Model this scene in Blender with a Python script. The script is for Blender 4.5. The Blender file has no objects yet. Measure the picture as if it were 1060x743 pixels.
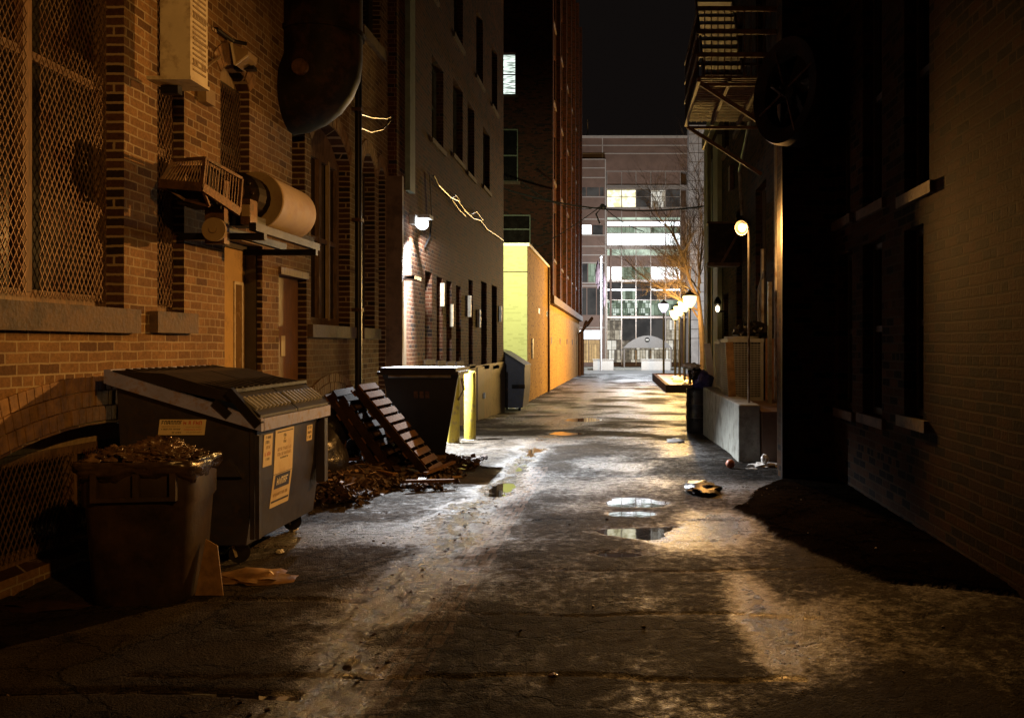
import bpy, bmesh, math, random
import numpy as np
from mathutils import Vector, Matrix, noise
from mathutils.geometry import tessellate_polygon
random.seed(7)
R = math.radians
F, VX, VY, H = 900.0, 643.0, 358.0, 1.6      # metres <-> survey of the photograph
def zat(x, X): return X*F/(x-VX)             # distance at which the plane X=const is seen at column x
def hz(y, Z): return H+(VY-y)*Z/F
def xz(x, Z): return (x-VX)*Z/F

sc = bpy.context.scene
C = sc.collection
# ------------------------------------------------------------------ helpers
class MB:
    def __init__(s): s.v=[]; s.f=[]
    def add(s, vs, fs):
        n=len(s.v); s.v += [tuple(v) for v in vs]; s.f += [tuple(i+n for i in f) for f in fs]; return s
    def box(s, x0,x1,y0,y1,z0,z1, M=None):
        vs=[Vector((x,y,z)) for x in (x0,x1) for y in (y0,y1) for z in (z0,z1)]
        if M is not None: vs=[M@v for v in vs]
        return s.add(vs, [(0,1,3,2),(4,6,7,5),(0,4,5,1),(2,3,7,6),(0,2,6,4),(1,5,7,3)])
    def bar(s, p, q, w=.02, h=None):
        p=Vector(p); q=Vector(q); d=q-p; L=d.length
        if L<1e-6: return s
        h = w if h is None else h
        M=Matrix.Translation(p)@d.to_track_quat('X','Z').to_matrix().to_4x4()
        return s.box(0,L,-w/2,w/2,-h/2,h/2,M)
    def tube(s, pts, r, n=8, cap=True, up=None):
        pts=[Vector(p) for p in pts]; rs = r if isinstance(r,(list,tuple)) else [r]*len(pts)
        base=len(s.v); up0=up; up=Vector((0,0,1)) if up0 is None else Vector(up0); vs=[]
        for i,p in enumerate(pts):
            d=(pts[min(i+1,len(pts)-1)]-pts[max(i-1,0)]).normalized()
            a=d.cross(up if (abs(d.z)<.95 or up0 is not None) else Vector((1,0,0))).normalized()
            b=d.cross(a).normalized()
            for k in range(n):
                t=2*math.pi*k/n; vs.append(p+rs[i]*(math.cos(t)*a+math.sin(t)*b))
        fs=[]
        for i in range(len(pts)-1):
            for k in range(n):
                k2=(k+1)%n; fs.append((i*n+k,i*n+k2,(i+1)*n+k2,(i+1)*n+k))
        if cap: fs += [tuple(range(n))[::-1], tuple((len(pts)-1)*n+k for k in range(n))]
        return s.add(vs,fs)
    def lathe(s, prof, n=24, M=None, axis='Z', sq=0):
        vs=[]
        for r,z in prof:
            for k in range(n):
                t=2*math.pi*k/n; q_=1 if not sq else (abs(math.cos(t))**sq+abs(math.sin(t))**sq)**(-1/sq)*.93; v=Vector((q_*r*math.cos(t),q_*r*math.sin(t),z))
                vs.append(M@v if M is not None else v)
        fs=[(i*n+k,i*n+(k+1)%n,(i+1)*n+(k+1)%n,(i+1)*n+k) for i in range(len(prof)-1) for k in range(n)]
        return s.add(vs,fs)
    def prism(s, poly, a0, a1, fn):
        """poly: 2D list; fn(u,v,a)->xyz; extruded between a0 and a1"""
        n=len(poly)
        vs=[fn(u,v,a0) for u,v in poly]+[fn(u,v,a1) for u,v in poly]
        tr=tessellate_polygon([[Vector((u,v,0)) for u,v in poly]])
        fs=[tuple(t) for t in tr]+[tuple(i+n for i in t[::-1]) for t in tr]
        fs+=[(i,(i+1)%n,n+(i+1)%n,n+i) for i in range(n)]
        return s.add(vs,fs)
    def blob(s, c, r, amp=.25, fr=2.0, sub=3, seed=0, squash=None):
        bm=bmesh.new(); bmesh.ops.create_icosphere(bm, subdivisions=sub, radius=1)
        vs=[]
        for v in bm.verts:
            p=v.co.copy(); k=1+amp*(noise.fractal(p*fr+Vector((seed*7.3,seed,3)),1,2,4))
            q=Vector((p.x*r[0],p.y*r[1],p.z*r[2]))*k
            if squash is not None and q.z<squash: q.z=squash
            vs.append(q+Vector(c))
        fs=[tuple(v.index for v in f.verts) for f in bm.faces]; bm.free()
        return s.add(vs,fs)
    def build(s, name, m, parent=None, smooth=False, local=False):
        me=bpy.data.meshes.new(name); me.from_pydata(s.v,[],s.f)
        bm=bmesh.new(); bm.from_mesh(me); bmesh.ops.recalc_face_normals(bm,faces=bm.faces); bm.to_mesh(me); bm.free()
        me.materials.append(m)
        if smooth:
            me.shade_smooth()
            if smooth!='all':
                try: me.set_sharp_from_angle(angle=R(40))
                except Exception: pass
        o=bpy.data.objects.new(name,me); C.objects.link(o)
        if parent is not None:
            o.parent=parent
            if not local and parent.type=='EMPTY': o.location=-Vector(parent.location)
        return o
def tag(o, label=None, cat=None, group=None, kind=None):
    if label: o['label']=label
    if cat: o['category']=cat
    if group: o['group']=group
    if kind: o['kind']=kind
    return o
def thing(name, label, cat, loc=(0,0,0), group=None):
    o=bpy.data.objects.new(name,None); C.objects.link(o); o.location=loc; o.empty_display_size=.2
    return tag(o,label,cat,group)
def dup(root, loc, label, rz=None):
    r=root.copy(); C.objects.link(r); r.location=loc; r['label']=label
    if rz is not None: r.rotation_euler.z=rz
    def rec(a,b):
        for ch in list(a.children):
            if ch is b: continue
            c=ch.copy(); C.objects.link(c); c.parent=b; rec(ch,c)
    rec(root,r); return r
def kids(o, acc=None): return list(o.children)

# ------------------------------------------------------------------ materials
def newmat(name):
    m=bpy.data.materials.new(name); m.use_nodes=True; nt=m.node_tree; nt.nodes.clear()
    out=nt.nodes.new('ShaderNodeOutputMaterial'); b=nt.nodes.new('ShaderNodeBsdfPrincipled')
    nt.links.new(b.outputs[0],out.inputs[0]); return m,nt,b
def N(nt,t,**kw):
    n=nt.nodes.new(t)
    for k,v in kw.items():
        if k in n.inputs: n.inputs[k].default_value=v
        else: setattr(n,k,v)
    return n
def ramp(nt, src, stops):
    r=nt.nodes.new('ShaderNodeValToRGB'); e=r.color_ramp.elements
    while len(e)<len(stops): e.new(.5)
    for el,(p,c) in zip(e,stops):
        el.position=p; el.color=(c,c,c,1) if not isinstance(c,(tuple,list)) else (*c[:3],1)
    nt.links.new(src,r.inputs[0]); return r
def mat(name, col, rough=.6, metal=0, var=.35, scale=6, bump=.15, bscale=40, stain=None, stain_scale=3, rvar=.15, coat=0, stretch=None):
    """varied surface: base colour broken up by two noises, uneven gloss, fine bump, optional stain colour"""
    m,nt,b=newmat(name); L=nt.links.new
    tc=N(nt,'ShaderNodeTexCoord'); vec=tc.outputs['Object']
    if stretch:
        mp=N(nt,'ShaderNodeMapping'); mp.inputs['Scale'].default_value=stretch; L(vec,mp.inputs[0]); vec=mp.outputs[0]
    n1=N(nt,'ShaderNodeTexNoise',Scale=scale,Detail=6.0,Roughness=.65); L(vec,n1.inputs['Vector'])
    lo=[max(0,c*(1-var)) for c in col]; hi=[min(1,c*(1+var)) for c in col]
    r=ramp(nt,n1.outputs['Fac'],[(.3,lo),(.7,hi)]); c=r.outputs[0]
    if stain:
        n2=N(nt,'ShaderNodeTexNoise',Scale=stain_scale,Detail=8.0,Roughness=.7); L(vec,n2.inputs['Vector'])
        r2=ramp(nt,n2.outputs['Fac'],[(.5,0.0),(.64,1.0)])
        mx=N(nt,'ShaderNodeMix',data_type='RGBA'); L(r2.outputs[0],mx.inputs[0]); L(c,mx.inputs[6]); mx.inputs[7].default_value=(*stain,1); c=mx.outputs[2]
    L(c,b.inputs['Base Color'])
    mr=N(nt,'ShaderNodeMapRange'); mr.inputs[3].default_value=max(.03,rough-rvar); mr.inputs[4].default_value=min(1,rough+rvar)
    L(n1.outputs['Fac'],mr.inputs[0]); L(mr.outputs[0],b.inputs['Roughness'])
    b.inputs['Metallic'].default_value=metal; b.inputs['Coat Weight'].default_value=coat
    if bump:
        n3=N(nt,'ShaderNodeTexNoise',Scale=bscale,Detail=5.0); L(vec,n3.inputs['Vector'])
        bp=N(nt,'ShaderNodeBump',Strength=bump,Distance=.01); L(n3.outputs['Fac'],bp.inputs['Height']); L(bp.outputs[0],b.inputs['Normal'])
    return m
def brickmat(name, c1, c2, mortar, dark=(.03,.02,.018), darkamt=.25, grime=(.04,.03,.025), grimeamt=.5, bw=.215, bh=.075, ms=.007, rough=.8, paint=None, bump=.5, rot90=False):
    m,nt,b=newmat(name); L=nt.links.new
    g=N(nt,'ShaderNodeTexCoord'); s=N(nt,'ShaderNodeSeparateXYZ'); L(g.outputs['Object'],s.inputs[0])
    a=N(nt,'ShaderNodeMath',operation='ADD'); L(s.outputs[0],a.inputs[0]); L(s.outputs[1],a.inputs[1])
    # slight wobble so that courses are hand laid
    nz=N(nt,'ShaderNodeTexNoise',Scale=2.2,Detail=2.0); L(g.outputs['Object'],nz.inputs['Vector'])
    w=N(nt,'ShaderNodeMath',operation='MULTIPLY_ADD'); L(nz.outputs['Fac'],w.inputs[0]); w.inputs[1].default_value=.022; L(s.outputs[2],w.inputs[2])
    cv=N(nt,'ShaderNodeCombineXYZ'); L(a.outputs[0],cv.inputs[1 if rot90 else 0]); L(w.outputs[0],cv.inputs[0 if rot90 else 1])
    chn=N(nt,'ShaderNodeTexNoise',Scale=26.0,Detail=4.0,Roughness=.7); L(g.outputs['Object'],chn.inputs['Vector'])
    ch=N(nt,'ShaderNodeVectorMath',operation='MULTIPLY_ADD'); L(chn.outputs['Color'],ch.inputs[0]); ch.inputs[1].default_value=(.016,.013,0); L(cv.outputs[0],ch.inputs[2]); cv=ch
    br=N(nt,'ShaderNodeTexBrick',offset=.5,offset_frequency=2,squash=.5,squash_frequency=6)
    L(cv.outputs[0],br.inputs['Vector'])
    br.inputs['Color1'].default_value=(0,0,0,1); br.inputs['Color2'].default_value=(1,1,1,1); br.inputs['Mortar'].default_value=(.5,.5,.5,1)
    br.inputs['Scale'].default_value=1; br.inputs['Mortar Size'].default_value=ms; br.inputs['Mortar Smooth'].default_value=.25
    br.inputs['Brick Width'].default_value=bw; br.inputs['Row Height'].default_value=bh; br.inputs['Bias'].default_value=0
    r=ramp(nt,br.outputs['Color'],[(0,dark),(darkamt,dark if darkamt>.01 else c1),(darkamt+.02,c1),(1,c2)])
    n2=N(nt,'ShaderNodeTexNoise',Scale=38.0,Detail=5.0,Roughness=.7); L(g.outputs['Object'],n2.inputs['Vector'])
    m1=N(nt,'ShaderNodeMix',data_type='RGBA',blend_type='MULTIPLY'); m1.inputs[0].default_value=.75; L(r.outputs[0],m1.inputs[6])
    rr=ramp(nt,n2.outputs['Fac'],[(.28,.45),(.72,1.35)]); L(rr.outputs[0],m1.inputs[7])
    m2=N(nt,'ShaderNodeMix',data_type='RGBA'); L(br.outputs['Fac'],m2.inputs[0]); L(m1.outputs[2],m2.inputs[6]); m2.inputs[7].default_value=(*mortar,1)
    n3=N(nt,'ShaderNodeTexNoise',Scale=.9,Detail=8.0,Roughness=.72); L(g.outputs['Object'],n3.inputs['Vector'])
    r3=ramp(nt,n3.outputs['Fac'],[(.42,0.0),(.68,grimeamt)])
    m3=N(nt,'ShaderNodeMix',data_type='RGBA'); L(r3.outputs[0],m3.inputs[0]); L(m2.outputs[2],m3.inputs[6]); m3.inputs[7].default_value=(*grime,1)
    c=m3.outputs[2]
    if paint:
        m4=N(nt,'ShaderNodeMix',data_type='RGBA'); m4.inputs[0].default_value=.84; L(c,m4.inputs[6]); m4.inputs[7].default_value=(*paint,1); c=m4.outputs[2]
    L(c,b.inputs['Base Color']); b.inputs['Roughness'].default_value=rough; b.inputs['Specular IOR Level'].default_value=.07
    h=N(nt,'ShaderNodeMath',operation='MULTIPLY_ADD'); L(br.outputs['Fac'],h.inputs[0]); h.inputs[1].default_value=-1.0
    hm=N(nt,'ShaderNodeMath',operation='MULTIPLY'); L(n2.outputs['Fac'],hm.inputs[0]); hm.inputs[1].default_value=.8; 
    hb=N(nt,'ShaderNodeMath',operation='MULTIPLY_ADD'); L(br.outputs['Color'],hb.inputs[0]); hb.inputs[1].default_value=.35; L(hm.outputs[0],hb.inputs[2])
    L(hb.outputs[0],h.inputs[2])
    bp=N(nt,'ShaderNodeBump',Strength=bump,Distance=.012); L(h.outputs[0],bp.inputs['Height']); L(bp.outputs[0],b.inputs['Normal'])
    return m
def emis(name, col, st, var=0, scale=3, mixcol=None, stretch=None, vor=False):
    m,nt,b=newmat(name); L=nt.links.new
    b.inputs['Base Color'].default_value=(.02,.02,.02,1); b.inputs['Roughness'].default_value=.6; b.inputs['Specular IOR Level'].default_value=.1
    b.inputs['Emission Color'].default_value=(*col,1); b.inputs['Emission Strength'].default_value=st
    if var:
        tc=N(nt,'ShaderNodeTexCoord'); vec=tc.outputs['Object']
        if stretch:
            mp=N(nt,'ShaderNodeMapping'); mp.inputs['Scale'].default_value=stretch; L(vec,mp.inputs[0]); vec=mp.outputs[0]
        n=N(nt,'ShaderNodeTexVoronoi',Scale=scale) if vor else N(nt,'ShaderNodeTexNoise',Scale=scale,Detail=3.0)
        L(vec,n.inputs['Vector'])
        o=n.outputs['Color'] if vor else n.outputs['Fac']
        lo=mixcol or tuple(c*(1-var) for c in col)
        r=ramp(nt,o,[(.38,lo),(.58,col)]); L(r.outputs[0],b.inputs['Emission Color'])
    return m

def cells(name,cols,st,bw,bh,ms=.03):
    m,nt,b=newmat(name); L=nt.links.new
    tc=N(nt,'ShaderNodeTexCoord'); s=N(nt,'ShaderNodeSeparateXYZ'); L(tc.outputs['Object'],s.inputs[0]); cv=N(nt,'ShaderNodeCombineXYZ'); L(s.outputs[0],cv.inputs[0]); L(s.outputs[2],cv.inputs[1])
    br=N(nt,'ShaderNodeTexBrick',offset=.37,squash=.6,squash_frequency=3); L(cv.outputs[0],br.inputs['Vector']); br.inputs['Scale'].default_value=1
    br.inputs['Color1'].default_value=(0,0,0,1); br.inputs['Color2'].default_value=(1,1,1,1); br.inputs['Mortar'].default_value=(0,0,0,1); br.inputs['Brick Width'].default_value=bw; br.inputs['Row Height'].default_value=bh; br.inputs['Mortar Size'].default_value=ms
    nz=N(nt,'ShaderNodeTexNoise',Scale=2.6,Detail=5.0); L(tc.outputs['Object'],nz.inputs['Vector'])
    a=N(nt,'ShaderNodeMath',operation='MULTIPLY_ADD'); L(nz.outputs['Fac'],a.inputs[0]); a.inputs[1].default_value=.9; L(br.outputs['Color'],a.inputs[2])
    a2=N(nt,'ShaderNodeMath',operation='MULTIPLY'); L(a.outputs[0],a2.inputs[0]); a2.inputs[1].default_value=.6
    r_=ramp(nt,a2.outputs[0],[(.15+.7*i/(len(cols)-1),c) for i,c in enumerate(cols)])
    L(r_.outputs[0],b.inputs['Emission Color']); b.inputs['Emission Strength'].default_value=st; b.inputs['Base Color'].default_value=(.02,.02,.02,1); b.inputs['Roughness'].default_value=.6; b.inputs['Specular IOR Level'].default_value=.1
    return m
M={}
M['brickA']=brickmat('old_orange_brick',(.22,.125,.055),(.35,.21,.095),(.44,.36,.24),dark=(.15,.085,.042),darkamt=.14,grimeamt=.65,grime=(.10,.055,.03))
M['brickB']=brickmat('dark_red_brick',(.075,.026,.012),(.13,.048,.022),(.22,.14,.085),darkamt=.2,grimeamt=.6)
M['brickD']=brickmat('sooty_red_brick',(.075,.026,.017),(.12,.042,.026),(.07,.045,.035),darkamt=.2,grimeamt=.6)
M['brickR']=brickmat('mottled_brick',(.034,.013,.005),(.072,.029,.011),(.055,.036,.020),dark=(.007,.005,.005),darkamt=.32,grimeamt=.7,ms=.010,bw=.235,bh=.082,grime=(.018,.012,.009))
M['brickO']=brickmat('ochre_brick',(.46,.26,.07),(.60,.36,.10),(.40,.28,.12),darkamt=.06,dark=(.25,.12,.06),grimeamt=.3,grime=(.18,.10,.05),bump=.4)
M['brickY']=brickmat('yellow_painted_brick',(.5,.5,.3),(.6,.6,.35),(.4,.4,.25),paint=(.64,.66,.34),grimeamt=.25,bump=.3)
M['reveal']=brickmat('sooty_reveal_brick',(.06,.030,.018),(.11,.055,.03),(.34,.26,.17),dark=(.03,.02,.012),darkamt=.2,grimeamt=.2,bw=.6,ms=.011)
M['voussoir']=mat('arch_brick',(.29,.17,.08),.8,var=.5,scale=9,bump=.4)
M['voussoir_dark']=mat('arch_brick_dark',(.17,.08,.05),.8,var=.5,scale=9,bump=.4)
M['stone']=mat('brown_sandstone',(.13,.085,.055),.75,var=.45,scale=9,bump=.6,bscale=30,stain=(.05,.035,.025))
M['plinth']=mat('painted_plinth',(.16,.10,.07),.6,var=.3,scale=5,bump=.3,stain=(.08,.05,.04))
M['woodframe']=mat('weathered_brown_wood',(.20,.12,.07),.6,var=.5,scale=8,bump=.4,stretch=(6,6,1),bscale=30,stain=(.09,.05,.03))
M['woodpale']=mat('pale_worn_wood',(.42,.32,.20),.6,var=.3,scale=8,bump=.3,stretch=(3,3,1))
M['framedark']=mat('dark_paint_frame',(.055,.045,.035),.5,var=.3,bump=.2)
M['framepale']=mat('dull_green_frame',(.20,.24,.18),.5,var=.3,bump=.2)
M['glass']=mat('dark_dirty_glass',(.012,.011,.010),.12,var=.5,scale=3,bump=.05,bscale=4,rvar=.08)
M['screen']=mat('steel_mesh',(.20,.13,.085),.5,metal=.5,var=.4,scale=14,bump=0,stain=(.12,.05,.025))
M['doorglass']=mat('wired_door_glass',(.20,.12,.05),.25,var=.2,bump=.1)
M['doory']=mat('yellow_ochre_door',(.62,.40,.14),.45,var=.15,bump=.15,scale=3,stain=(.4,.24,.09))
M['doorp']=mat('brown_door_paint',(.24,.12,.055),.5,var=.3,bump=.2,stretch=(4,4,1))
M['black']=mat('black_paint_metal',(.012,.012,.014),.35,metal=.3,var=.4,bump=.1)
M['rust']=mat('rusty_steel',(.10,.05,.027),.55,metal=.4,var=.6,scale=10,bump=.5,stain=(.05,.03,.02),stain_scale=8)
M['beige']=mat('beige_enamel',(.30,.22,.12),.75,var=.15,scale=5,bump=.12,bscale=60,stain=(.26,.17,.09),stain_scale=6)
M['whiteenamel']=mat('offwhite_enamel',(.72,.64,.48),.4,var=.1,scale=4,bump=.06,stain=(.45,.36,.24),stain_scale=7)
M['galv']=mat('galvanised_steel',(.42,.40,.36),.4,metal=.8,var=.25,scale=7,bump=.1,stain=(.2,.14,.09))
M['darkmetal']=mat('sooty_sheet_metal',(.014,.009,.006),.6,metal=.1,var=.5,scale=3,bump=.2,bscale=8,stain=(.045,.022,.012))
M['darkmetal'].node_tree.nodes['Principled BSDF'].inputs['Specular IOR Level'].default_value=.15
M['navy']=mat('navy_dumpster_steel',(.030,.029,.045),.42,var=.35,scale=5,bump=.35,bscale=7,stain=(.045,.034,.03),stain_scale=13,rvar=.18)
M['lavender']=mat('lavender_steel_rim',(.27,.30,.62),.5,var=.15,scale=6,bump=.3,bscale=12,stain=(.24,.18,.20),stain_scale=14)
M['plastic']=mat('black_plastic',(.012,.010,.010),.48,var=.3,bump=.25,bscale=14)
M['rib']=mat('scuffed_plastic',(.35,.36,.38),.25,var=.2,bump=.05)
M['paper']=mat('cream_sticker',(.74,.62,.38),.5,var=.08,bump=.05,stain=(.6,.46,.26))
M['paperwhite']=mat('white_sticker',(.8,.76,.66),.5,var=.05,bump=.05)
M['ink']=mat('black_ink',(.02,.018,.015),.5,var=.1,bump=0)
M['inkbrown']=mat('faded_brown_ink',(.36,.24,.10),.5,var=.1,bump=0)
M['inkred']=mat('red_ink',(.50,.06,.03),.5,var=.1,bump=0)
M['inkblue']=mat('navy_ink',(.02,.03,.10),.5,var=.1,bump=0)
M['can']=mat('brown_can',(.040,.024,.014),.5,var=.7,scale=5,bump=.4,bscale=12,stain=(.035,.025,.02))
M['bagclear']=mat('dirty_plastic_bag',(.24,.15,.09),.18,var=.4,scale=9,bump=.9,bscale=18)
M['liner']=mat('dark_plastic_liner',(.045,.028,.018),.24,var=.6,scale=8,bump=.7,bscale=16)
M['trash']=mat('crumpled_trash',(.085,.048,.028),.28,var=.9,scale=9,bump=1.0,bscale=17,stain=(.20,.13,.08),stain_scale=6)
M['cardboard']=mat('wet_cardboard',(.27,.16,.07),.35,var=.5,scale=7,bump=.6,bscale=15)
M['pallet']=mat('pallet_wood',(.15,.078,.036),.9,var=.4,scale=6,bump=.4,stretch=(1,5,5))
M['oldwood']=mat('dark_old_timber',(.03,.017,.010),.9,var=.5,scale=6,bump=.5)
for k_ in ('pallet','oldwood'): M[k_].node_tree.nodes['Principled BSDF'].inputs['Specular IOR Level'].default_value=.1
M['rubble']=mat('rubble',(.055,.028,.016),.75,var=.8,scale=9,bump=.8,bscale=30)
M['bollard']=mat('yellow_bollard',(.62,.50,.07),.4,var=.12,scale=4,bump=.1,stain=(.4,.32,.12),stain_scale=9)
M['concrete']=mat('grey_concrete',(.34,.34,.30),.65,var=.3,scale=5,bump=.5,bscale=26,stain=(.16,.15,.12))
M['conc_brown']=mat('brown_slab',(.16,.10,.07),.55,var=.3,scale=3,bump=.4,bscale=20)
M['slab']=mat('tar_apron',(.010,.0078,.006),.9,var=.5,scale=9,bump=1.0,bscale=55)
M['slab'].node_tree.nodes['Principled BSDF'].inputs['Specular IOR Level'].default_value=.12
M['olive']=mat('olive_painted_stone',(.26,.25,.11),.6,var=.25,scale=4,bump=.25)
M['drum']=mat('black_drum',(.03,.03,.033),.28,metal=.4,var=.3,bump=.1)
M['bluebag']=mat('blue_plastic_bag',(.05,.05,.20),.25,var=.4,bump=.8,bscale=16)
M['whitebag']=mat('white_plastic_bag',(.75,.72,.68),.35,var=.1,bump=.6,bscale=16)
M['acgrey']=mat('grey_condenser_paint',(.42,.42,.40),.45,metal=.2,var=.2,bump=.1)
M['fins']=mat('condenser_fins',(.16,.16,.15),.5,metal=.3,var=.3,bump=.3,bscale=60)
M['snow']=mat('old_snow',(.75,.72,.66),.5,var=.1,bump=.5)
M['bark']=mat('bark',(.045,.028,.02),.8,var=.4,bump=.8)
M['panel']=mat('brown_stone_panel',(.21,.130,.095),.6,var=.2,scale=.8,bump=.05)
M['panelw']=mat('pale_stone_panel',(.52,.47,.43),.6,var=.25,scale=1.2,bump=.1)
M['joint']=mat('pale_joint_trim',(.50,.44,.38),.5,var=.1,bump=0)
M['mull']=mat('aluminium_mullion',(.42,.37,.33),.4,metal=.5,var=.1,bump=0)
M['darkpane']=mat('dark_office_glass',(.018,.017,.018),.1,var=.4,scale=.5,bump=0)
M['canvas']=mat('grey_canvas',(.25,.23,.21),.7,var=.1,bump=.1)
M['flagpole']=mat('white_pole',(.8,.8,.8),.4,var=.05,bump=0)
M['flag']=mat('limp_flag',(.07,.045,.055),.7,var=.6,scale=1.6,bump=.2)
M['pink']=mat('orange_ball_rubber',(.6,.22,.12),.5,var=.2,bump=.1)
M['tarred']=mat('wet_black_cloth',(.02,.017,.016),.3,var=.4,bump=.8,bscale=20)
M['cable']=mat('cable_rubber',(.02,.02,.02),.3,var=.1,bump=0)
M['cablebright']=mat('bare_aluminium_cable',(.05,.05,.048),.35,metal=.3,var=.1,bump=0)

# ------------------------------------------------------------------ ground
_rng=np.random.RandomState(11)
_tab=_rng.rand(256,256)
def vn(x,y):
    xi=np.floor(x).astype(int); yi=np.floor(y).astype(int); fx=x-xi; fy=y-yi
    fx=fx*fx*(3-2*fx); fy=fy*fy*(3-2*fy); a=xi&255; b=yi&255; a1=(a+1)&255; b1=(b+1)&255
    return (_tab[a,b]*(1-fx)+_tab[a1,b]*fx)*(1-fy)+(_tab[a,b1]*(1-fx)+_tab[a1,b1]*fx)*fy
def fbm(x,y,s,o=4):
    t=0*x; a=.5; n=0
    for i in range(o): t=t+a*vn(x*s+13.7*i,y*s+5.1*i); n+=a; a*=.5; s*=2.03
    return t/n-.5
def gbase(Y): return np.interp(Y,[-50,13,27.7,33.4,75,500],[0,0,-.52,-.58,-.90,-.90])
def gut(Y): return -1.38+.06*np.sin(Y*.7)+.04*np.sin(Y*1.9+1)
PUD=[(657,519,34,5.5),(654,530.5,24,3),(664,549,40,7),(604,434,22,3),(585,448,18,3),(520,505,14,8),(640,572,30,3)]
def pudz(Y):
    return 1.6-gbase(Y)
BAS=[]
for (px,py,rx,ry) in PUD:
    Z=10.
    for _ in range(20): Z=F*(1.6-float(gbase(Z)))/(py-VY)
    BAS.append((xz(px,Z),Z,rx*Z/F,ry*Z*Z/(F*1.6)))
def gh(X,Y):
    g=gbase(Y)+.018*fbm(X,Y,.55)+.016*fbm(X+40,Y,2.1,4)+.006*fbm(X,Y+9,9,3)+.004*(vn(X*34,Y*34)-.5)*(Y<16)
    gx=gut(Y); dip=.022*np.exp(-((X-gx)/.15)**2)*(Y<16)*np.clip((Y-5)/3,.2,1)
    g=g-dip*(.55+1.6*fbm(X,Y,1.3,2))
    # left slabs: joints and tilt
    left=(X<gx-.15)
    jj=np.abs(((Y+.35*vn(X*.9,Y*.2)*1.2)%1.45)-.72); 
    ji=np.floor((Y+.42*vn(X*.9,Y*.2))/1.45)
    g=g+np.where(left,.016*(vn(ji*3.3+.5,ji*0+2.2)-.5),0)
    g=g-np.where(left,.018*np.exp(-((jj-.72)/.02)**2),0)
    g=g+.014*(vn(X*20+3,Y*8)-.5)*np.exp(-((X-gx)/.38)**2)*(Y<14)
    # transverse cracks in the asphalt
    for yc,a,lo,hi in [(4.35,.013,-2.4,.9),(5.3,.010,-1.2,1.2),(6.35,.012,-1.2,2.4),(7.3,.009,-1.2,.8),(8.1,.014,-.9,1.7),(9.6,.013,-1.2,1.8),(10.9,.016,-1.2,1.8),(12.7,.018,-3.0,1.8),(15.2,.02,-3.5,2.0),(18.,.03,-3.5,2.),(21.,.03,-3.5,2.5),(25.,.04,-3.5,2.5)]:
        yy=Y+.18*vn(X*1.6+yc,X*0+yc)+.05*vn(X*9,X*0+yc)
        wd=.014+.0012*yc
        g=g-np.where((X>lo)&(X<hi),a*np.exp(-((yy-yc)/wd)**2)*(.3+vn(X*2+3,X*0+yc)),0)
    # longitudinal tyre wear and patches
    g=g-.004*np.exp(-((X-.15)/.25)**2)-.003*np.exp(-((X-1.15-.1*np.sin(Y))/.22)**2)
    for (cx,cy,rx,ry) in BAS:
        d=((X-cx)/rx)**2+((Y-cy)/ry)**2
        k=np.exp(-(d*.22)**2); g=g*(1-.85*k)+.85*k*gbase(Y); g=g-.024*np.exp(-np.clip(d*.8+1.5*fbm(X,Y,4.5,4),0,9)**2)*(1 if ry<1.2 else .8)
    g=g+.030*dark_patch(X,Y)+.010*dark_patch(X-.25,Y)
    # mud and rubble bank at the foot of the left wall
    g=g+.05*np.clip((-3.0-X)/.8,0,1)*(.5+fbm(X,Y,2.5,3))
    return g
WL=-.015
def dark_patch(X,Y):  # ground right of a ragged edge, raised a little and darkened in colour
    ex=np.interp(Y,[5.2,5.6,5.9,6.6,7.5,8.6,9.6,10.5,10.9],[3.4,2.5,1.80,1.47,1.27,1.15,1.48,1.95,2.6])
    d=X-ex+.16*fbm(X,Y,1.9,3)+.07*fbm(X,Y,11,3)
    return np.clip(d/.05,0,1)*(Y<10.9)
def grid(xs,ys,fn):
    X,Y=np.meshgrid(xs,ys); Zg=fn(X,Y); nx=len(xs); ny=len(ys)
    co=np.stack([X,Y,Zg],-1).reshape(-1,3); i=np.arange(nx*ny).reshape(ny,nx)
    fs=np.stack([i[:-1,:-1],i[:-1,1:],i[1:,1:],i[1:,:-1]],-1).reshape(-1,4)
    me=bpy.data.meshes.new('g'); me.vertices.add(len(co)); me.vertices.foreach_set('co',co.ravel().astype(np.float32))
    me.loops.add(fs.size); me.loops.foreach_set('vertex_index',fs.ravel().astype(np.int32))
    me.polygons.add(len(fs)); me.polygons.foreach_set('loop_start',np.arange(0,fs.size,4).astype(np.int32))
    try: me.polygons.foreach_set('loop_total',np.full(len(fs),4,np.int32))
    except Exception: pass
    me.update(calc_edges=True); me.validate(); me.shade_smooth(); return me,X,Y,Zg
ys=[-6.0,-4,-2,-1,0,1,1.6]
while ys[-1]<78: ys.append(ys[-1]+max(.028,.0042*ys[-1]))
xs=list(np.arange(-4.4,3.1,.028))
me,GX,GY,GZ=grid(np.array(xs),np.array(ys),gh); me.name='alley_ground'
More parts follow.
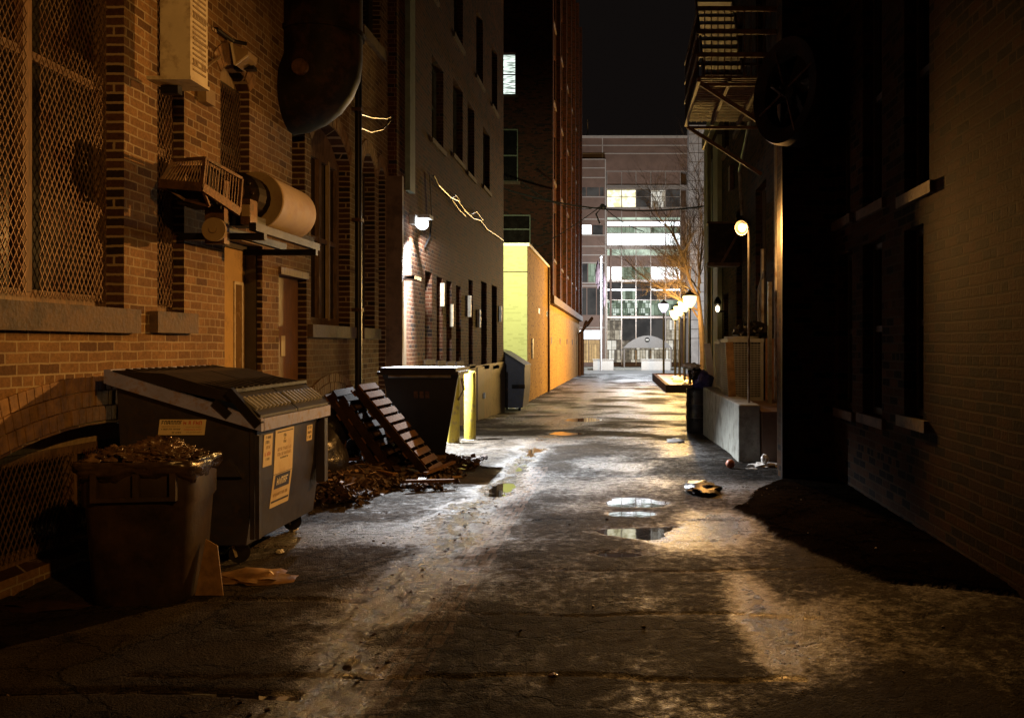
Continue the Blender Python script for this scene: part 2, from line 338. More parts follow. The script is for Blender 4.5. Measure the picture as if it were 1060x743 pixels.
# wetness attribute (where the surface is damp, not how bright it is)
wet=np.clip(.12+2.6*fbm(GX,GY,.8,5)-.2*np.clip((-1.6-GX)/1.,0,1)+.55*np.exp(-((GX-gut(GY))/.28)**2)+.5*np.clip((GY-13)/10,0,1),0,1)
dx=np.clip((GZ-gbase(GY)-WL)/.02,0,1); wet=np.clip(wet+ (1-dx)*.6,0,1)
for (px,py,rx,ry) in ((742,546,40,20),(742,546,40,20),(772,612,26,26),(800,665,30,40),(690,560,30,12),(700,463,26,8)):
    Zc_=F*1.6/(py-VY); cx_=xz(px,Zc_); wet=np.clip(wet+.7*np.exp(-(((GX-cx_)/(rx*Zc_/F))**2+((GY-Zc_)/(ry*Zc_**2/(F*1.6)))**2)),0,1.25)
wet=np.clip(wet-.55*np.clip((5.6-GY)/2.5,0,1)*np.clip((1.6-GX)/.8,0,1),0,1.2)
wet=np.clip(wet+.75*np.exp(-((GX-gut(GY)+.05)/.30)**2)*(GY<14)*np.clip(.6+2.2*fbm(GX,GY,3.1,3),0,1),0,1.25)
tr_=dark_patch(GX,GY); wet=wet*(1-tr_)
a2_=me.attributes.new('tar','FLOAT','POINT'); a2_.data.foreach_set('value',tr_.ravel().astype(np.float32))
at=me.attributes.new('wet','FLOAT','POINT'); at.data.foreach_set('value',wet.ravel().astype(np.float32))
def groundmat():
    m,nt,b=newmat('wet_asphalt'); L=nt.links.new
    tc=N(nt,'ShaderNodeTexCoord'); v=tc.outputs['Object']
    at=N(nt,'ShaderNodeAttribute',attribute_name='wet')
    s=N(nt,'ShaderNodeSeparateXYZ'); L(v,s.inputs[0])
    wf=N(nt,'ShaderNodeTexNoise',Scale=11.0,Detail=9.0,Roughness=.82); L(v,wf.inputs['Vector'])
    wa=N(nt,'ShaderNodeMath',operation='MULTIPLY_ADD'); L(wf.outputs['Fac'],wa.inputs[0]); wa.inputs[1].default_value=2.6; wa.inputs[2].default_value=-1.5
    at0=at; at=N(nt,'ShaderNodeMath',operation='ADD',use_clamp=True); L(at0.outputs['Fac'],at.inputs[0]); L(wa.outputs[0],at.inputs[1])
    n1=N(nt,'ShaderNodeTexNoise',Scale=1.6,Detail=9.0,Roughness=.7); L(v,n1.inputs['Vector'])
    n2=N(nt,'ShaderNodeTexNoise',Scale=75.0,Detail=3.0,Roughness=.6); L(v,n2.inputs['Vector'])
    vo=N(nt,'ShaderNodeTexVoronoi',Scale=110.0); L(v,vo.inputs['Vector'])
    asp=ramp(nt,n1.outputs['Fac'],[(.3,(.010,.007,.005)),(.7,(.030,.021,.013))])
    slab=ramp(nt,n1.outputs['Fac'],[(.3,(.030,.023,.017)),(.7,(.080,.064,.048))])
    # left of the gutter: old concrete slabs; right: asphalt; near gutter: brick sett strip
    lm=N(nt,'ShaderNodeMapRange'); L(s.outputs[0],lm.inputs[0]); lm.inputs[1].default_value=-1.62; lm.inputs[2].default_value=-1.48
    mx=N(nt,'ShaderNodeMix',data_type='RGBA'); L(lm.outputs[0],mx.inputs[0]); L(slab.outputs[0],mx.inputs[6]); L(asp.outputs[0],mx.inputs[7])
    g2=ramp(nt,n2.outputs['Fac'],[(.3,.5),(.7,1.5)])
    mm=N(nt,'ShaderNodeMix',data_type='RGBA',blend_type='MULTIPLY'); mm.inputs[0].default_value=1; L(mx.outputs[2],mm.inputs[6]); L(g2.outputs[0],mm.inputs[7])
    wv=N(nt,'ShaderNodeTexNoise',Scale=2.3,Detail=6.0,Roughness=.7); L(v,wv.inputs['Vector'])
    wm2=N(nt,'ShaderNodeVectorMath',operation='MULTIPLY_ADD'); L(wv.outputs['Color'],wm2.inputs[0]); wm2.inputs[1].default_value=(.55,.55,.0); L(v,wm2.inputs[2])
    vc=N(nt,'ShaderNodeTexVoronoi',feature='DISTANCE_TO_EDGE',Scale=.95); L(wm2.outputs[0],vc.inputs['Vector'])
    vc2=N(nt,'ShaderNodeTexVoronoi',feature='DISTANCE_TO_EDGE',Scale=3.1); L(wm2.outputs[0],vc2.inputs['Vector'])
    c1=ramp(nt,vc.outputs['Distance'],[(0,0.0),(.018,1.0)]); c2_=ramp(nt,vc2.outputs['Distance'],[(0,0.0),(.03,1.0)])
    msk=ramp(nt,n1.outputs['Fac'],[(.46,0.0),(.58,1.0)]); cm=N(nt,'ShaderNodeMath',operation='MAXIMUM'); L(c2_.outputs[0],cm.inputs[0]); L(msk.outputs[0],cm.inputs[1])
    crk=N(nt,'ShaderNodeMath',operation='MULTIPLY'); L(c1.outputs[0],crk.inputs[0]); L(cm.outputs[0],crk.inputs[1])
    cl=N(nt,'ShaderNodeMapRange'); L(crk.outputs[0],cl.inputs[0]); cl.inputs[3].default_value=.22; cl.inputs[4].default_value=1.0
    mk=N(nt,'ShaderNodeMix',data_type='RGBA',blend_type='MULTIPLY'); mk.inputs[0].default_value=1; L(mm.outputs[2],mk.inputs[6]); L(cl.outputs[0],mk.inputs[7]); mm=mk
    # brick strip mask
    def band(lo,hi,src):
        a=N(nt,'ShaderNodeMath',operation='GREATER_THAN'); L(src,a.inputs[0]); a.inputs[1].default_value=lo
        c=N(nt,'ShaderNodeMath',operation='LESS_THAN'); L(src,c.inputs[0]); c.inputs[1].default_value=hi
        d=N(nt,'ShaderNodeMath',operation='MULTIPLY'); L(a.outputs[0],d.inputs[0]); L(c.outputs[0],d.inputs[1]); return d
    nw=N(nt,'ShaderNodeTexNoise',Scale=3.0); L(v,nw.inputs['Vector'])
    xw=N(nt,'ShaderNodeMath',operation='MULTIPLY_ADD'); L(nw.outputs['Fac'],xw.inputs[0]); xw.inputs[1].default_value=.12; L(s.outputs[0],xw.inputs[2])
    bm_=band(-1.17,-.90,xw.outputs[0]); by=band(2,11.5,s.outputs[1])
    bmask=N(nt,'ShaderNodeMath',operation='MULTIPLY'); L(bm_.outputs[0],bmask.inputs[0]); L(by.outputs[0],bmask.inputs[1])
    br=N(nt,'ShaderNodeTexBrick'); L(v,br.inputs['Vector']); br.inputs['Scale'].default_value=1; br.inputs['Brick Width'].default_value=.1; br.inputs['Row Height'].default_value=.21; br.inputs['Mortar Size'].default_value=.010
    br.inputs['Color1'].default_value=(.07,.05,.04,1); br.inputs['Color2'].default_value=(.13,.09,.07,1); br.inputs['Mortar'].default_value=(.02,.016,.013,1)
    m5=N(nt,'ShaderNodeMix',data_type='RGBA'); L(bmask.outputs[0],m5.inputs[0]); L(mm.outputs[2],m5.inputs[6]); L(br.outputs['Color'],m5.inputs[7])
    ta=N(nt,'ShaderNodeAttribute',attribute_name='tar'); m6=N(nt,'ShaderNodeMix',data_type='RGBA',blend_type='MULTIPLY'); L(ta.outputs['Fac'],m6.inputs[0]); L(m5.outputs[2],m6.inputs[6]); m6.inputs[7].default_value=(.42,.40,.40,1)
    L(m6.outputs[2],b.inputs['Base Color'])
    rg=N(nt,'ShaderNodeMapRange'); L(at.outputs[0],rg.inputs[0]); rg.inputs[1].default_value=.15; rg.inputs[2].default_value=.95; rg.inputs[3].default_value=.74; rg.inputs[4].default_value=.17
    ra=N(nt,'ShaderNodeMath',operation='MULTIPLY_ADD'); L(n2.outputs['Fac'],ra.inputs[0]); ra.inputs[1].default_value=.22; L(rg.outputs[0],ra.inputs[2])
    rs=N(nt,'ShaderNodeMath',operation='SUBTRACT',use_clamp=True); L(ra.outputs[0],rs.inputs[0]); rs.inputs[1].default_value=.1
    n6=N(nt,'ShaderNodeTexNoise',Scale=9.0,Detail=7.0,Roughness=.75); L(v,n6.inputs['Vector'])
    r6=ramp(nt,n6.outputs['Fac'],[(.40,.0),(.60,.08)]); ad=N(nt,'ShaderNodeMath',operation='ADD',use_clamp=True); L(rs.outputs[0],ad.inputs[0]); L(r6.outputs[0],ad.inputs[1])
    ad2=N(nt,'ShaderNodeMath',operation='MULTIPLY_ADD',use_clamp=True); L(ta.outputs['Fac'],ad2.inputs[0]); ad2.inputs[1].default_value=.35; L(ad.outputs[0],ad2.inputs[2])
    L(ad2.outputs[0],b.inputs['Roughness'])
    h0=N(nt,'ShaderNodeMath',operation='MULTIPLY'); L(br.outputs['Fac'],h0.inputs[0]); L(bmask.outputs[0],h0.inputs[1])
    h1=N(nt,'ShaderNodeMath',operation='MULTIPLY_ADD'); L(h0.outputs[0],h1.inputs[0]); h1.inputs[1].default_value=-1.2
    n2s=N(nt,'ShaderNodeMath',operation='MULTIPLY'); n2s.inputs[1].default_value=2.4; L(n2.outputs['Fac'],n2s.inputs[0]); L(n2s.outputs[0],h1.inputs[2])
    h2=N(nt,'ShaderNodeMath',operation='MULTIPLY_ADD'); L(vo.outputs['Distance'],h2.inputs[0]); h2.inputs[1].default_value=-.5; L(h1.outputs[0],h2.inputs[2])
    n4=N(nt,'ShaderNodeTexNoise',Scale=38.0,Detail=6.0,Roughness=.8); L(v,n4.inputs['Vector'])
    h3=N(nt,'ShaderNodeMath',operation='MULTIPLY_ADD'); L(n4.outputs['Fac'],h3.inputs[0]); h3.inputs[1].default_value=2.2; L(h2.outputs[0],h3.inputs[2])
    h4=N(nt,'ShaderNodeMath',operation='MULTIPLY_ADD'); L(crk.outputs[0],h4.inputs[0]); h4.inputs[1].default_value=1.6; L(h3.outputs[0],h4.inputs[2]); h3=h4
    bs=N(nt,'ShaderNodeMapRange'); L(at.outputs[0],bs.inputs[0]); bs.inputs[3].default_value=1.0; bs.inputs[4].default_value=.6
    bp=N(nt,'ShaderNodeBump',Distance=.016); L(bs.outputs[0],bp.inputs['Strength']); L(h3.outputs[0],bp.inputs['Height']); L(bp.outputs[0],b.inputs['Normal'])
    sp=N(nt,'ShaderNodeMapRange'); L(at.outputs[0],sp.inputs[0]); sp.inputs[3].default_value=.05; sp.inputs[4].default_value=.75; sq=N(nt,'ShaderNodeMath',operation='MULTIPLY_ADD',use_clamp=True); L(ta.outputs['Fac'],sq.inputs[0]); sq.inputs[1].default_value=-.12; L(sp.outputs[0],sq.inputs[2]); L(sq.outputs[0],b.inputs['Specular IOR Level'])
    return m
M['ground']=groundmat()
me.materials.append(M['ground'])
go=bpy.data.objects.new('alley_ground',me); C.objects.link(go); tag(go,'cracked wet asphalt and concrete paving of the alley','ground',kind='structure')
# water lying in the low spots
def watermat():
    m,nt,b=newmat('puddle_water'); L=nt.links.new
    b.inputs['Base Color'].default_value=(.012,.009,.006,1); b.inputs['Roughness'].default_value=.03; b.inputs['IOR'].default_value=1.4; b.inputs['Specular IOR Level'].default_value=1.0
    tc=N(nt,'ShaderNodeTexCoord'); n=N(nt,'ShaderNodeTexNoise',Scale=5.0,Detail=2.0); L(tc.outputs['Object'],n.inputs['Vector'])
    bp=N(nt,'ShaderNodeBump',Strength=.12,Distance=.004); L(n.outputs['Fac'],bp.inputs['Height']); L(bp.outputs[0],b.inputs['Normal']); return m
M['water']=watermat()
wy=np.array([1.6,13]+list(np.linspace(14,78,30)))
wm,_,_,_=grid(np.linspace(-3.0,2.4,4),wy,lambda X,Y: gbase(Y)+WL); wm.name='puddles'; wm.materials.append(M['water'])
wo=bpy.data.objects.new('puddle_water',wm); C.objects.link(wo); tag(wo,'rain water standing in the low spots of the alley','water',kind='structure')
M['street']=mat('street_asphalt',(.10,.10,.10),.4,var=.2,scale=.4,bump=.1)
b_=MB().box(-300,300,-60,900,-1.6,-1.02).build('ground',mat('ground_far',(.05,.045,.04),.8)); tag(b_,'bare ground sheet reaching out to the horizon','ground',kind='structure')
b_=MB().box(-60,60,77.9,91,-1.0,-.905).build('street',M['street']); tag(b_,'cross street at the far end of the alley','street',kind='structure')
b_=MB().box(-60,60,91,100,-1.0,-.78).build('pavement',M['concrete']); tag(b_,'pale pavement in front of the office building','pavement',kind='structure')
b_=MB().box(-60,60,81.2,81.45,-.9,-.899).box(-60,60,86.2,86.4,-.9,-.899).build('road_marking',mat('road_paint',(.8,.8,.78),.5,var=.1,bump=0)); tag(b_,'white painted lines across the far street','road marking',kind='structure')

# ------------------------------------------------------------------ wall system
class PX:      # vertical plane facing +X (s=1) or -X (s=-1);  u=Y v=Z
    def __init__(s,X,sg): s.X=X; s.sg=sg
    def to(s,u,v,d): return Vector((s.X+s.sg*d,u,v))
class PY:      # vertical plane facing the camera; u=X v=Z
    def __init__(s,Y): s.Y=Y
    def to(s,u,v,d): return Vector((u,s.Y-d,v))
def pbox(mb,pl,u0,u1,v0,v1,d0,d1):
    vs=[pl.to(u,v,d) for u in (u0,u1) for v in (v0,v1) for d in (d0,d1)]
    return mb.add(vs,[(0,1,3,2),(4,6,7,5),(0,4,5,1),(2,3,7,6),(0,2,6,4),(1,5,7,3)])
def hole(u0,u1,v0,v1,rise=0,n=9):
    """v1 is the crown"""
    p=[(u0,v0),(u1,v0)]
    if rise<=0: return p+[(u1,v1),(u0,v1)]
    sp=v1-rise; w=(u1-u0)/2; r=(w*w+rise*rise)/(2*rise); cy=v1-r; a=math.asin(min(1,w/r)); um=(u0+u1)/2
    for k in range(n+1):
        t=a-2*a*k/n; p.append((um+r*math.sin(t),cy+r*math.cos(t)))
    return p
def wall(mb,pl,u0,u1,v0,v1,holes,depth=.25,em=None):
    outer=[(u0,v0),(u1,v0),(u1,v1),(u0,v1)]
    polys=[outer]+holes
    tr=tessellate_polygon([[Vector((a,b,0)) for a,b in p] for p in polys])
    flat=[q for p in polys for q in p]
    mb.add([pl.to(a,b,0) for a,b in flat],[tuple(t) for t in tr])
    for h in holes:
        n=len(h)
        tg=mb
        if em is not None: tg=MB(); em.append(tg)
        tg.add([pl.to(a,b,0) for a,b in h]+[pl.to(a,b,-depth) for a,b in h],[(i,(i+1)%n,n+(i+1)%n,n+i) for i in range(n)])
def archbricks(mb,pl,u0,u1,v1,rise,rows=1,L=.2,proud=.012,back=.08):
    w=(u1-u0)/2; r=(w*w+rise*rise)/(2*rise); cy=v1-r; a=math.asin(min(1,w/r)); um=(u0+u1)/2
    for row in range(rows):
        ri=r+.004+row*(L+.01); n=max(3,int(2*a*ri/.078)); 
        for k in range(n):
            t0=-a+2*a*(k+.06)/n; t1=-a+2*a*(k+.94)/n
            j=random.uniform(-.003,.004)
            pts=[(um+q*math.sin(t),cy+q*math.cos(t)) for q,t in ((ri,t0),(ri,t1),(ri+L,t1),(ri+L,t0))]
            vs=[pl.to(p,q,proud+j) for p,q in pts]+[pl.to(p,q,-back) for p,q in pts]
            mb.add(vs,[(0,1,2,3),(4,7,6,5),(0,4,5,1),(1,5,6,2),(2,6,7,3),(3,7,4,0)])
def screen(mb,pl,u0,u1,v0,v1,d,su=.052,sv=.095,t=.007):
    """expanded metal: two families of diagonal strips clipped to the rectangle"""
    W=u1-u0; Hh=v1-v0; k=sv/su; nmax=int(W/su+Hh/sv)+2
    for fam in (0,1):
        for i in range(nmax):
            c=i*su
            # u+v/k=c
            pts=[]
            ua=min(c,W); va=(c-ua)*k
            vb=min(c*k,Hh); ub=c-vb/k
            if va>Hh or ub>W: continue
            a=(ua,va); b2=(ub,vb)
            if fam: a=(W-a[0],a[1]); b2=(W-b2[0],b2[1])
            mb.bar(pl.to(u0+a[0],v0+a[1],d+.002*fam),pl.to(u0+b2[0],v0+b2[1],d+.002*fam),t,t*.55)
def window(par,pl,u0,u1,v0,v1,rise=0,rec=.14,cols=1,rows=2,fw=.055,fmat='framedark',gmat='glass',sill=True,scr=False,arch=False,vm='voussoir',silld=.07,sillh=.16,head=None,label=None,archrows=1,stile=None):
    fm=MB(); sp=v1-rise
    for a,b2 in ((u0,u0+fw),(u1-fw,u1)): pbox(fm,pl,a,b2,v0,sp,-rec-.05,-rec+.02)
    pbox(fm,pl,u0+fw,u1-fw,v0,v0+fw*1.2,-rec-.05,-rec+.015); pbox(fm,pl,u0+fw,u1-fw,sp-fw,sp,-rec-.05,-rec+.015)
    for c in range(1,cols):
        u=u0+(u1-u0)*c/cols; pbox(fm,pl,u-fw*.55,u+fw*.55,v0+fw,sp-fw,-rec-.05,-rec+.025)
    for r_ in range(1,rows):
        v=v0+(sp-v0)*r_/rows; pbox(fm,pl,u0+fw,u1-fw,v-.03,v+.03,-rec-.05,-rec+.01)
    f=fm.build('window',M[fmat],par)
    if label: f['label']=label
    g=MB(); pbox(g,pl,u0+.01,u1-.01,v0+.01,sp,-rec-.04,-rec-.03)
    g.build('pane',M[gmat],f)
    if rise>0:
        hp=MB(); pts=hole(u0,u1,sp-.002,v1,rise)[2:]
        hp.prism([pts[-1]]+[pts[0]] if False else pts, -rec-.05,-rec+.0,lambda u,v,d: pl.to(u,v,d))
        hp.build('arch_panel',M[head or fmat],f)
    if sill:
        s=MB(); pbox(s,pl,u0-.12,u1+.12,v0-sillh,v0-.001,-rec-.05,silld); s.build('sill',M['stone'],f)
    if scr:
        s=MB(); cw=(u1-u0)/cols
        for c in range(cols): screen(s,pl,u0+c*cw+fw,u0+(c+1)*cw-fw*.6,v0+.05,sp-.04,-rec+.05)
        s.build('screen',M['screen'],f)
    if arch and rise>0:
        s=MB(); archbricks(s,pl,u0,u1,v1,rise,rows=archrows); s.build('brick_arch',M[vm],f)
    return f

# ================================================================== LEFT BRICK BUILDING
A=PX(-3.9,1); XA=-3.9
T=thing('brick_building','old orange-brown brick building with screened and arched windows along the left side','building',(-3.9,8,0))
w3=(8.46,9.12,2.95,4.42,.16)
w4=(10.93,12.5,1.87,4.55,.36)
holesA=[hole(3.35,4.65,1.89,5.3),hole(5.0,6.82,1.89,5.3),hole(7.31,7.76,1.89,4.7),
 hole(8.46,9.12,2.95,4.42,.16),hole(8.55,9.45,.05,2.68),hole(9.9,10.78,.05,2.46),hole(10.3,10.72,2.95,4.6),
 hole(10.93,12.5,1.87,4.55,.36),hole(13.1,13.76,1.87,4.56,.28),hole(13.98,14.36,.0,4.5,.14),
 hole(5.35,7.6,.12,1.02,.16),hole(11.0,12.5,.12,.98,.16)]
holesA += [hole(u,u+1.0,6.4,8.6,.25) for u in (5.4,8.4,11.2,13.1)]
wm_=MB(); rv_=[]; wall(wm_,A,-8,14.52,-.3,10.5,holesA,.3,em=rv_)
wm_.box(-9,-3.9,14.51,14.52,-.3,10.5); wm_.box(-9,-3.9,-8,14.5,10.49,10.5); [q_.build('reveal',M['reveal'],T) for q_ in rv_]
wm_.build('wall',M['brickA'],T)
window(T,A,3.35,4.65,1.89,5.3,cols=2,fmat='woodframe',scr=True,fw=.07,rec=.16,sillh=.19)
window(T,A,5.0,6.82,1.89,5.3,cols=2,fmat='woodframe',scr=True,fw=.08,rec=.16,sillh=.19,label='wide double window behind rusty expanded metal mesh')
window(T,A,7.31,7.76,1.89,4.7,cols=1,fmat='woodframe',scr=True,fw=.05,rec=.13,sillh=.18)
window(T,A,*w3[:4],rise=.16,cols=1,fmat='framedark',scr=True,rec=.13,sill=False,arch=True,head='woodpale')
window(T,A,10.3,10.72,2.95,4.6,cols=1,fmat='framedark',rec=.2,sill=True,sillh=.1)
f=window(T,A,10.93,12.5,1.87,4.55,rise=.36,cols=2,rows=2,fmat='woodframe',rec=.18,arch=True,fw=.09,label='tall arched window with two sashes')
s=MB()
for u in (11.25,12.05): pbox(s,A,u,u+.05,1.95,4.15,-.2,-.15)
s.build('sash_bar',M['woodpale'],f)
window(T,A,13.1,13.76,1.87,4.56,rise=.28,fmat='framedark',rec=.18,arch=True,vm='voussoir')
for u in (5.4,8.4,11.2,13.1): window(T,A,u,u+1.0,6.4,8.6,rise=.25,fmat='framedark',rec=.15,arch=True)
# arched doorway near the corner
d=MB(); pbox(d,A,13.98,14.36,0,4.36,-.29,-.22); d=d.build('door',M['doorp'],T); MB().box(-4.12,-4.06,14.05,14.10,1.0,1.15).build('handle',M['black'],d)
s=MB(); archbricks(s,A,13.98,14.36,4.5,.14); s.build('brick_arch',M['voussoir'],T)
h_=MB().prism(hole(13.98,14.36,4.34,4.5,.14)[2:],-.28,-.2,lambda u,v,dd:A.to(u,v,dd)); h_.build('arch_panel',M['framedark'],T)
# basement windows
for (u0,u1,v1,rws,lab) in ((5.35,7.6,1.02,3,'low basement window under three rings of arch bricks'),(11.0,12.5,.98,2,None)):
    f=window(T,A,u0,u1,.12,v1,rise=.16,rec=.2,rows=1,cols=2,fmat='woodframe',sill=False,scr=True,fw=.07,head='woodpale')
    if lab: f['label']=lab
    s=MB(); archbricks(s,A,u0-.05,u1+.05,v1+.02,.17,rows=rws,L=.105); s.build('brick_arch',M['voussoir'],f)
# yellow door with long glass lite
d=MB(); pbox(d,A,8.6,9.42,.08,2.62,-.22,-.18); d=d.build('door',M['doory'],T); d['label']='ochre door with a tall narrow glass panel'
g=MB(); pbox(g,A,9.17,9.33,1.22,2.25,-.178,-.172); g.build('glass_panel',M['doorglass'],d)
g=MB()
for a,b2,c,e in ((9.145,9.17,1.19,2.28),(9.33,9.355,1.19,2.28),(9.17,9.33,1.19,1.22),(9.17,9.33,2.25,2.28)): pbox(g,A,a,b2,c,e,-.18,-.165)
g.build('glass_trim',M['whiteenamel'],d)
g=MB(); pbox(g,A,9.42,9.448,.05,2.68,-.2,-.06); pbox(g,A,8.55,9.42,2.62,2.68,-.2,-.14); g.build('door_frame',M['framedark'],T)
# second door
d=MB(); pbox(d,A,9.92,10.76,.07,2.42,-.16,-.10); d=d.build('door',M['doorp'],T); d['label']='brown timber door with a small notice'
g=MB(); pbox(g,A,10.22,10.34,1.48,1.72,-.098,-.094); n_=g.build('notice',M['paper'],d)
g=MB(); pbox(g,A,10.6,10.66,1.0,1.12,-.098,-.04); g.build('handle',M['black'],d)
g=MB(); pbox(g,A,9.9,10.78,2.42,2.5,-.2,.03); g.build('lintel',M['woodframe'],T)
# steps
g=MB(); pbox(g,A,8.5,10.85,-.1,.05,-.29,.1); g.build('threshold',M['stone'],T)

# downpipe
g=MB(); Zp=zat(371,-3.82); g.tube([(-3.82,Zp,0.0),(-3.82,Zp,6.2)],.05,10); 
p=thing('downpipe','tall black downpipe right of the double arched window','pipe',(-3.82,Zp,0))
g.build('pipe',M['black'],p,smooth=True)
g=MB()
for z in (.6,2.1,3.4,5.0): g.box(-3.9,-3.76,Zp-.07,Zp+.07,z,z+.05)
g.build('bracket',M['rust'],p)

# ================================================================== LAMP WALL BUILDING
B=PX(-3.75,1); YB0,YB1=14.53,27.7
T=thing('brick_building','dark red brick building behind the bright wall lamp','building',(-3.75,20,-.3))
hB=[]; winB=[]
def wB(x0,x1,yt,yb,**k):
    u0=zat(x0,-3.75); u1=zat(x1,-3.75); um=(u0+u1)/2; v1=hz(yt,um); v0=hz(yb,um)
    hB.append(hole(u0,u1,v0,v1)); winB.append((u0,u1,v0,v1,k))
for x0,x1,yt,yb in ((440,447,281,372),(452,458,287,373),(462,467.5,291,374),(472,477,296,374),(485,489.5,290,377),(498,504,292,378),(509,514.5,296,378)):
    wB(x0,x1,yt,yb,rows=2)
for x0,x1,yt,yb in ((447,459,66,150),(469,479,88,165),(484,491,110,182),(500,507,136,196)):
    wB(x0,x1,yt,yb,rows=2,fmat='framepale')
# upper storeys beyond the frame
for u in (16.5,19.5,22.5,25.2): hB.append(hole(u,u+1.1,8.6,10.4)); winB.append((u,u+1.1,8.6,10.4,{}))
g=MB(); wall(g,B,YB0,YB1,-1,13,hB,.26)
g.box(-9,-3.75,YB0-.002,YB0,-1,13) ; g.box(-12,-3.75,YB1,YB1+.01,-1,13); g.box(-9,-3.75,YB0,YB1,12.99,13)
g.build('wall',M['brickB'],T)
for u0,u1,v0,v1,k in winB: window(T,B,u0,u1,v0,v1,rec=.17,fw=.05,sillh=.1,silld=.05,**k)
g=MB(); pbox(g,B,19.5,YB1+.02,-1,1.1,-.01,.05); g.build('plinth',M['plinth'],T)
g=MB(); pbox(g,B,22.3,23.4,-.5,1.05,.05,.07); d=g.build('door',M['framedark'],T); d['label']='low dark metal service door'
g=MB(); pbox(g,B,23.25,23.3,.2,.35,.07,.12); g.build('handle',M['galv'],d)
g=MB(); g.box(-4.3,-3.63,14.42,14.52,-.3,4.42); g.build('corner_pier',M['plinth'],T)
g=MB(); g.box(-3.74,-3.46,14.56,15.05,2.72,2.78); g.build('door_hood',M['black'],T)  # added hood, casts the dark patch below the wall lamp
g=MB(); pbox(g,B,14.6,15.1,-.1,2.45,.0,.02); d=g.build('door',M['framedark'],T); d['label']='narrow dark door under a small metal hood'  # dark panel put in for the shade below the hood
# grey pipe chase above the lamp
g=MB(); g.box(-3.75,-3.66,15.08,15.45,4.3,12); g.build('chase',M['framepale'],T)
# hinged shutters standing open by the small windows
for i,(x,yt,yb) in enumerate(((459,293,317),(468.5,315,338),(487,306,328),(497,320,339),(519,317,333))):
    Zc=zat(x,-3.68); 
    g=MB(); g.box(-3.745,-3.665,Zc,Zc+.03,hz(yb,Zc),hz(yt,Zc))
    o=g.build('wall_vent',M['whiteenamel']); 
    tag(o,['pale flap nearest the bright wall lamp, beside the first small windows','pale flap hanging lowest beside the small windows','pale flap between the small and the tall windows','second pale flap beside the first tall narrow window','pale flap at the far corner next to the yellow wall'][i],'wall flap','pale flaps sticking out of the lamp wall')
# bright wall lamp
LY=15.5; LZ=3.78
p=thing('wall_lamp','glaring white wall lamp on the dark brick corner','lamp',(-3.75,LY,LZ))
MB().box(-3.75,-3.64,LY-.13,LY+.13,LZ-.02,LZ+.14).box(-3.60,-3.38,LY-.15,LY+.15,LZ+.08,LZ+.14).build('housing',M['acgrey'],p)
M['lampW']=emis('lamp_white',(.92,.96,1.0),14)
MB().blob((-3.55,LY,LZ+.0),(.11,.16,.11),0).build('lens',M['lampW'],p,smooth='all')

# looping cables on the lamp wall
def catenary(p,q,sag,n=14):
    p=Vector(p); q=Vector(q); return [p.lerp(q,i/n)-Vector((0,0,4*sag*(i/n)*(1-i/n))) for i in range(n+1)]
def PB(x,y,X=-3.70): Z=zat(x,X); return (X,Z,hz(y,Z))
g=MB(); pts=[PB(449,182),PB(454,192),PB(466,204),PB(474,208),PB(481,218),PB(490,226),PB(497,228),PB(505,238),PB(513,243),PB(521,249)]
g.tube(pts,.018,6); g.tube([PB(468,207),PB(475,217),PB(482,224)],.014,6); g.tube([PB(468,205),PB(472,202),PB(476,209)],.012,6); g.tube([PB(488,222),PB(493,219),PB(500,228)],.012,6)
o=g.build('wall_cable',M['cablebright']); tag(o,'loosely looping bright cable strung along the dark brick wall','cable')
g=MB(); g.tube([PB(445,181),PB(446,200),PB(447,225),PB(445,245),PB(440,255)],.014,6); o=g.build('wall_cable',M['cable']); tag(o,'thin black drop cable right of the bright wall lamp','cable')
def PA(x,y,X=-3.8): Z=zat(x,X); return (X,Z,hz(y,Z))
g=MB(); g.tube([PA(372,118),PA(385,122),PA(400,123),PA(409,119),PA(416,126)],.012,6); g.tube([PA(372,132),PA(384,137),PA(396,134),PA(409,120)],.012,6)
g.tube([PA(409,119,-3.86),PA(410,130,-3.86)],.03,6)
o=g.build('wall_cable',M['cablebright']); tag(o,'pair of sagging cables right of the black downpipe','cable')

# ================================================================== YELLOW BUILDING
T=thing('painted_building','low building with a yellow painted end wall and an ochre brick side','building',(-3.6,38,-.6))
zt=hz(255,33.4)
g=MB(); g.box(-12,-3.61,33.4,33.6,-1,zt); g.build('end_wall',M['brickY'],T)
Ds=PX(-3.6,1)
g=MB(); wall(g,Ds,33.4,43,-1.2,zt,[],.1); g.box(-12,-3.6,42.9,43,-1,zt); g.build('side_wall',M['brickO'],T)
g=MB(); g.box(-12,-3.58,33.385,33.399,zt-1.0,zt-.96); g.build('band_course',M['stone'],T)
M['streak']=mat('grimy_base_course',(.16,.13,.07),.7,var=.5,scale=3,bump=.4)
g=MB(); g.box(-12,-3.585,33.37,33.399,-1,.02); g.build('base_course',M['streak'],T)
g=MB(); g.box(-12,-3.52,33.32,43.1,zt,zt+.12); g.build('coping',M['snow'],T)
for (x,y) in ((558,322),(566,325),(571,308),(580,290)):
    Z=zat(x,-3.6)
    if Z<43: g=MB(); pbox(g,Ds,Z-.35,Z+.35,hz(y,Z)-.12,hz(y,Z)+.12,-.02,.012); g.build('vent',M['framedark'],T)
g=MB(); g.tube([(-3.52,42.3,-.9),(-3.52,42.3,zt)],.06,8); g.build('downpipe',M['rust'],T)
g=MB(); pbox(g,Ds,34.9,35.3,1.1,1.9,.0,.05); g.build('fuse_box',M['whiteenamel'],T)

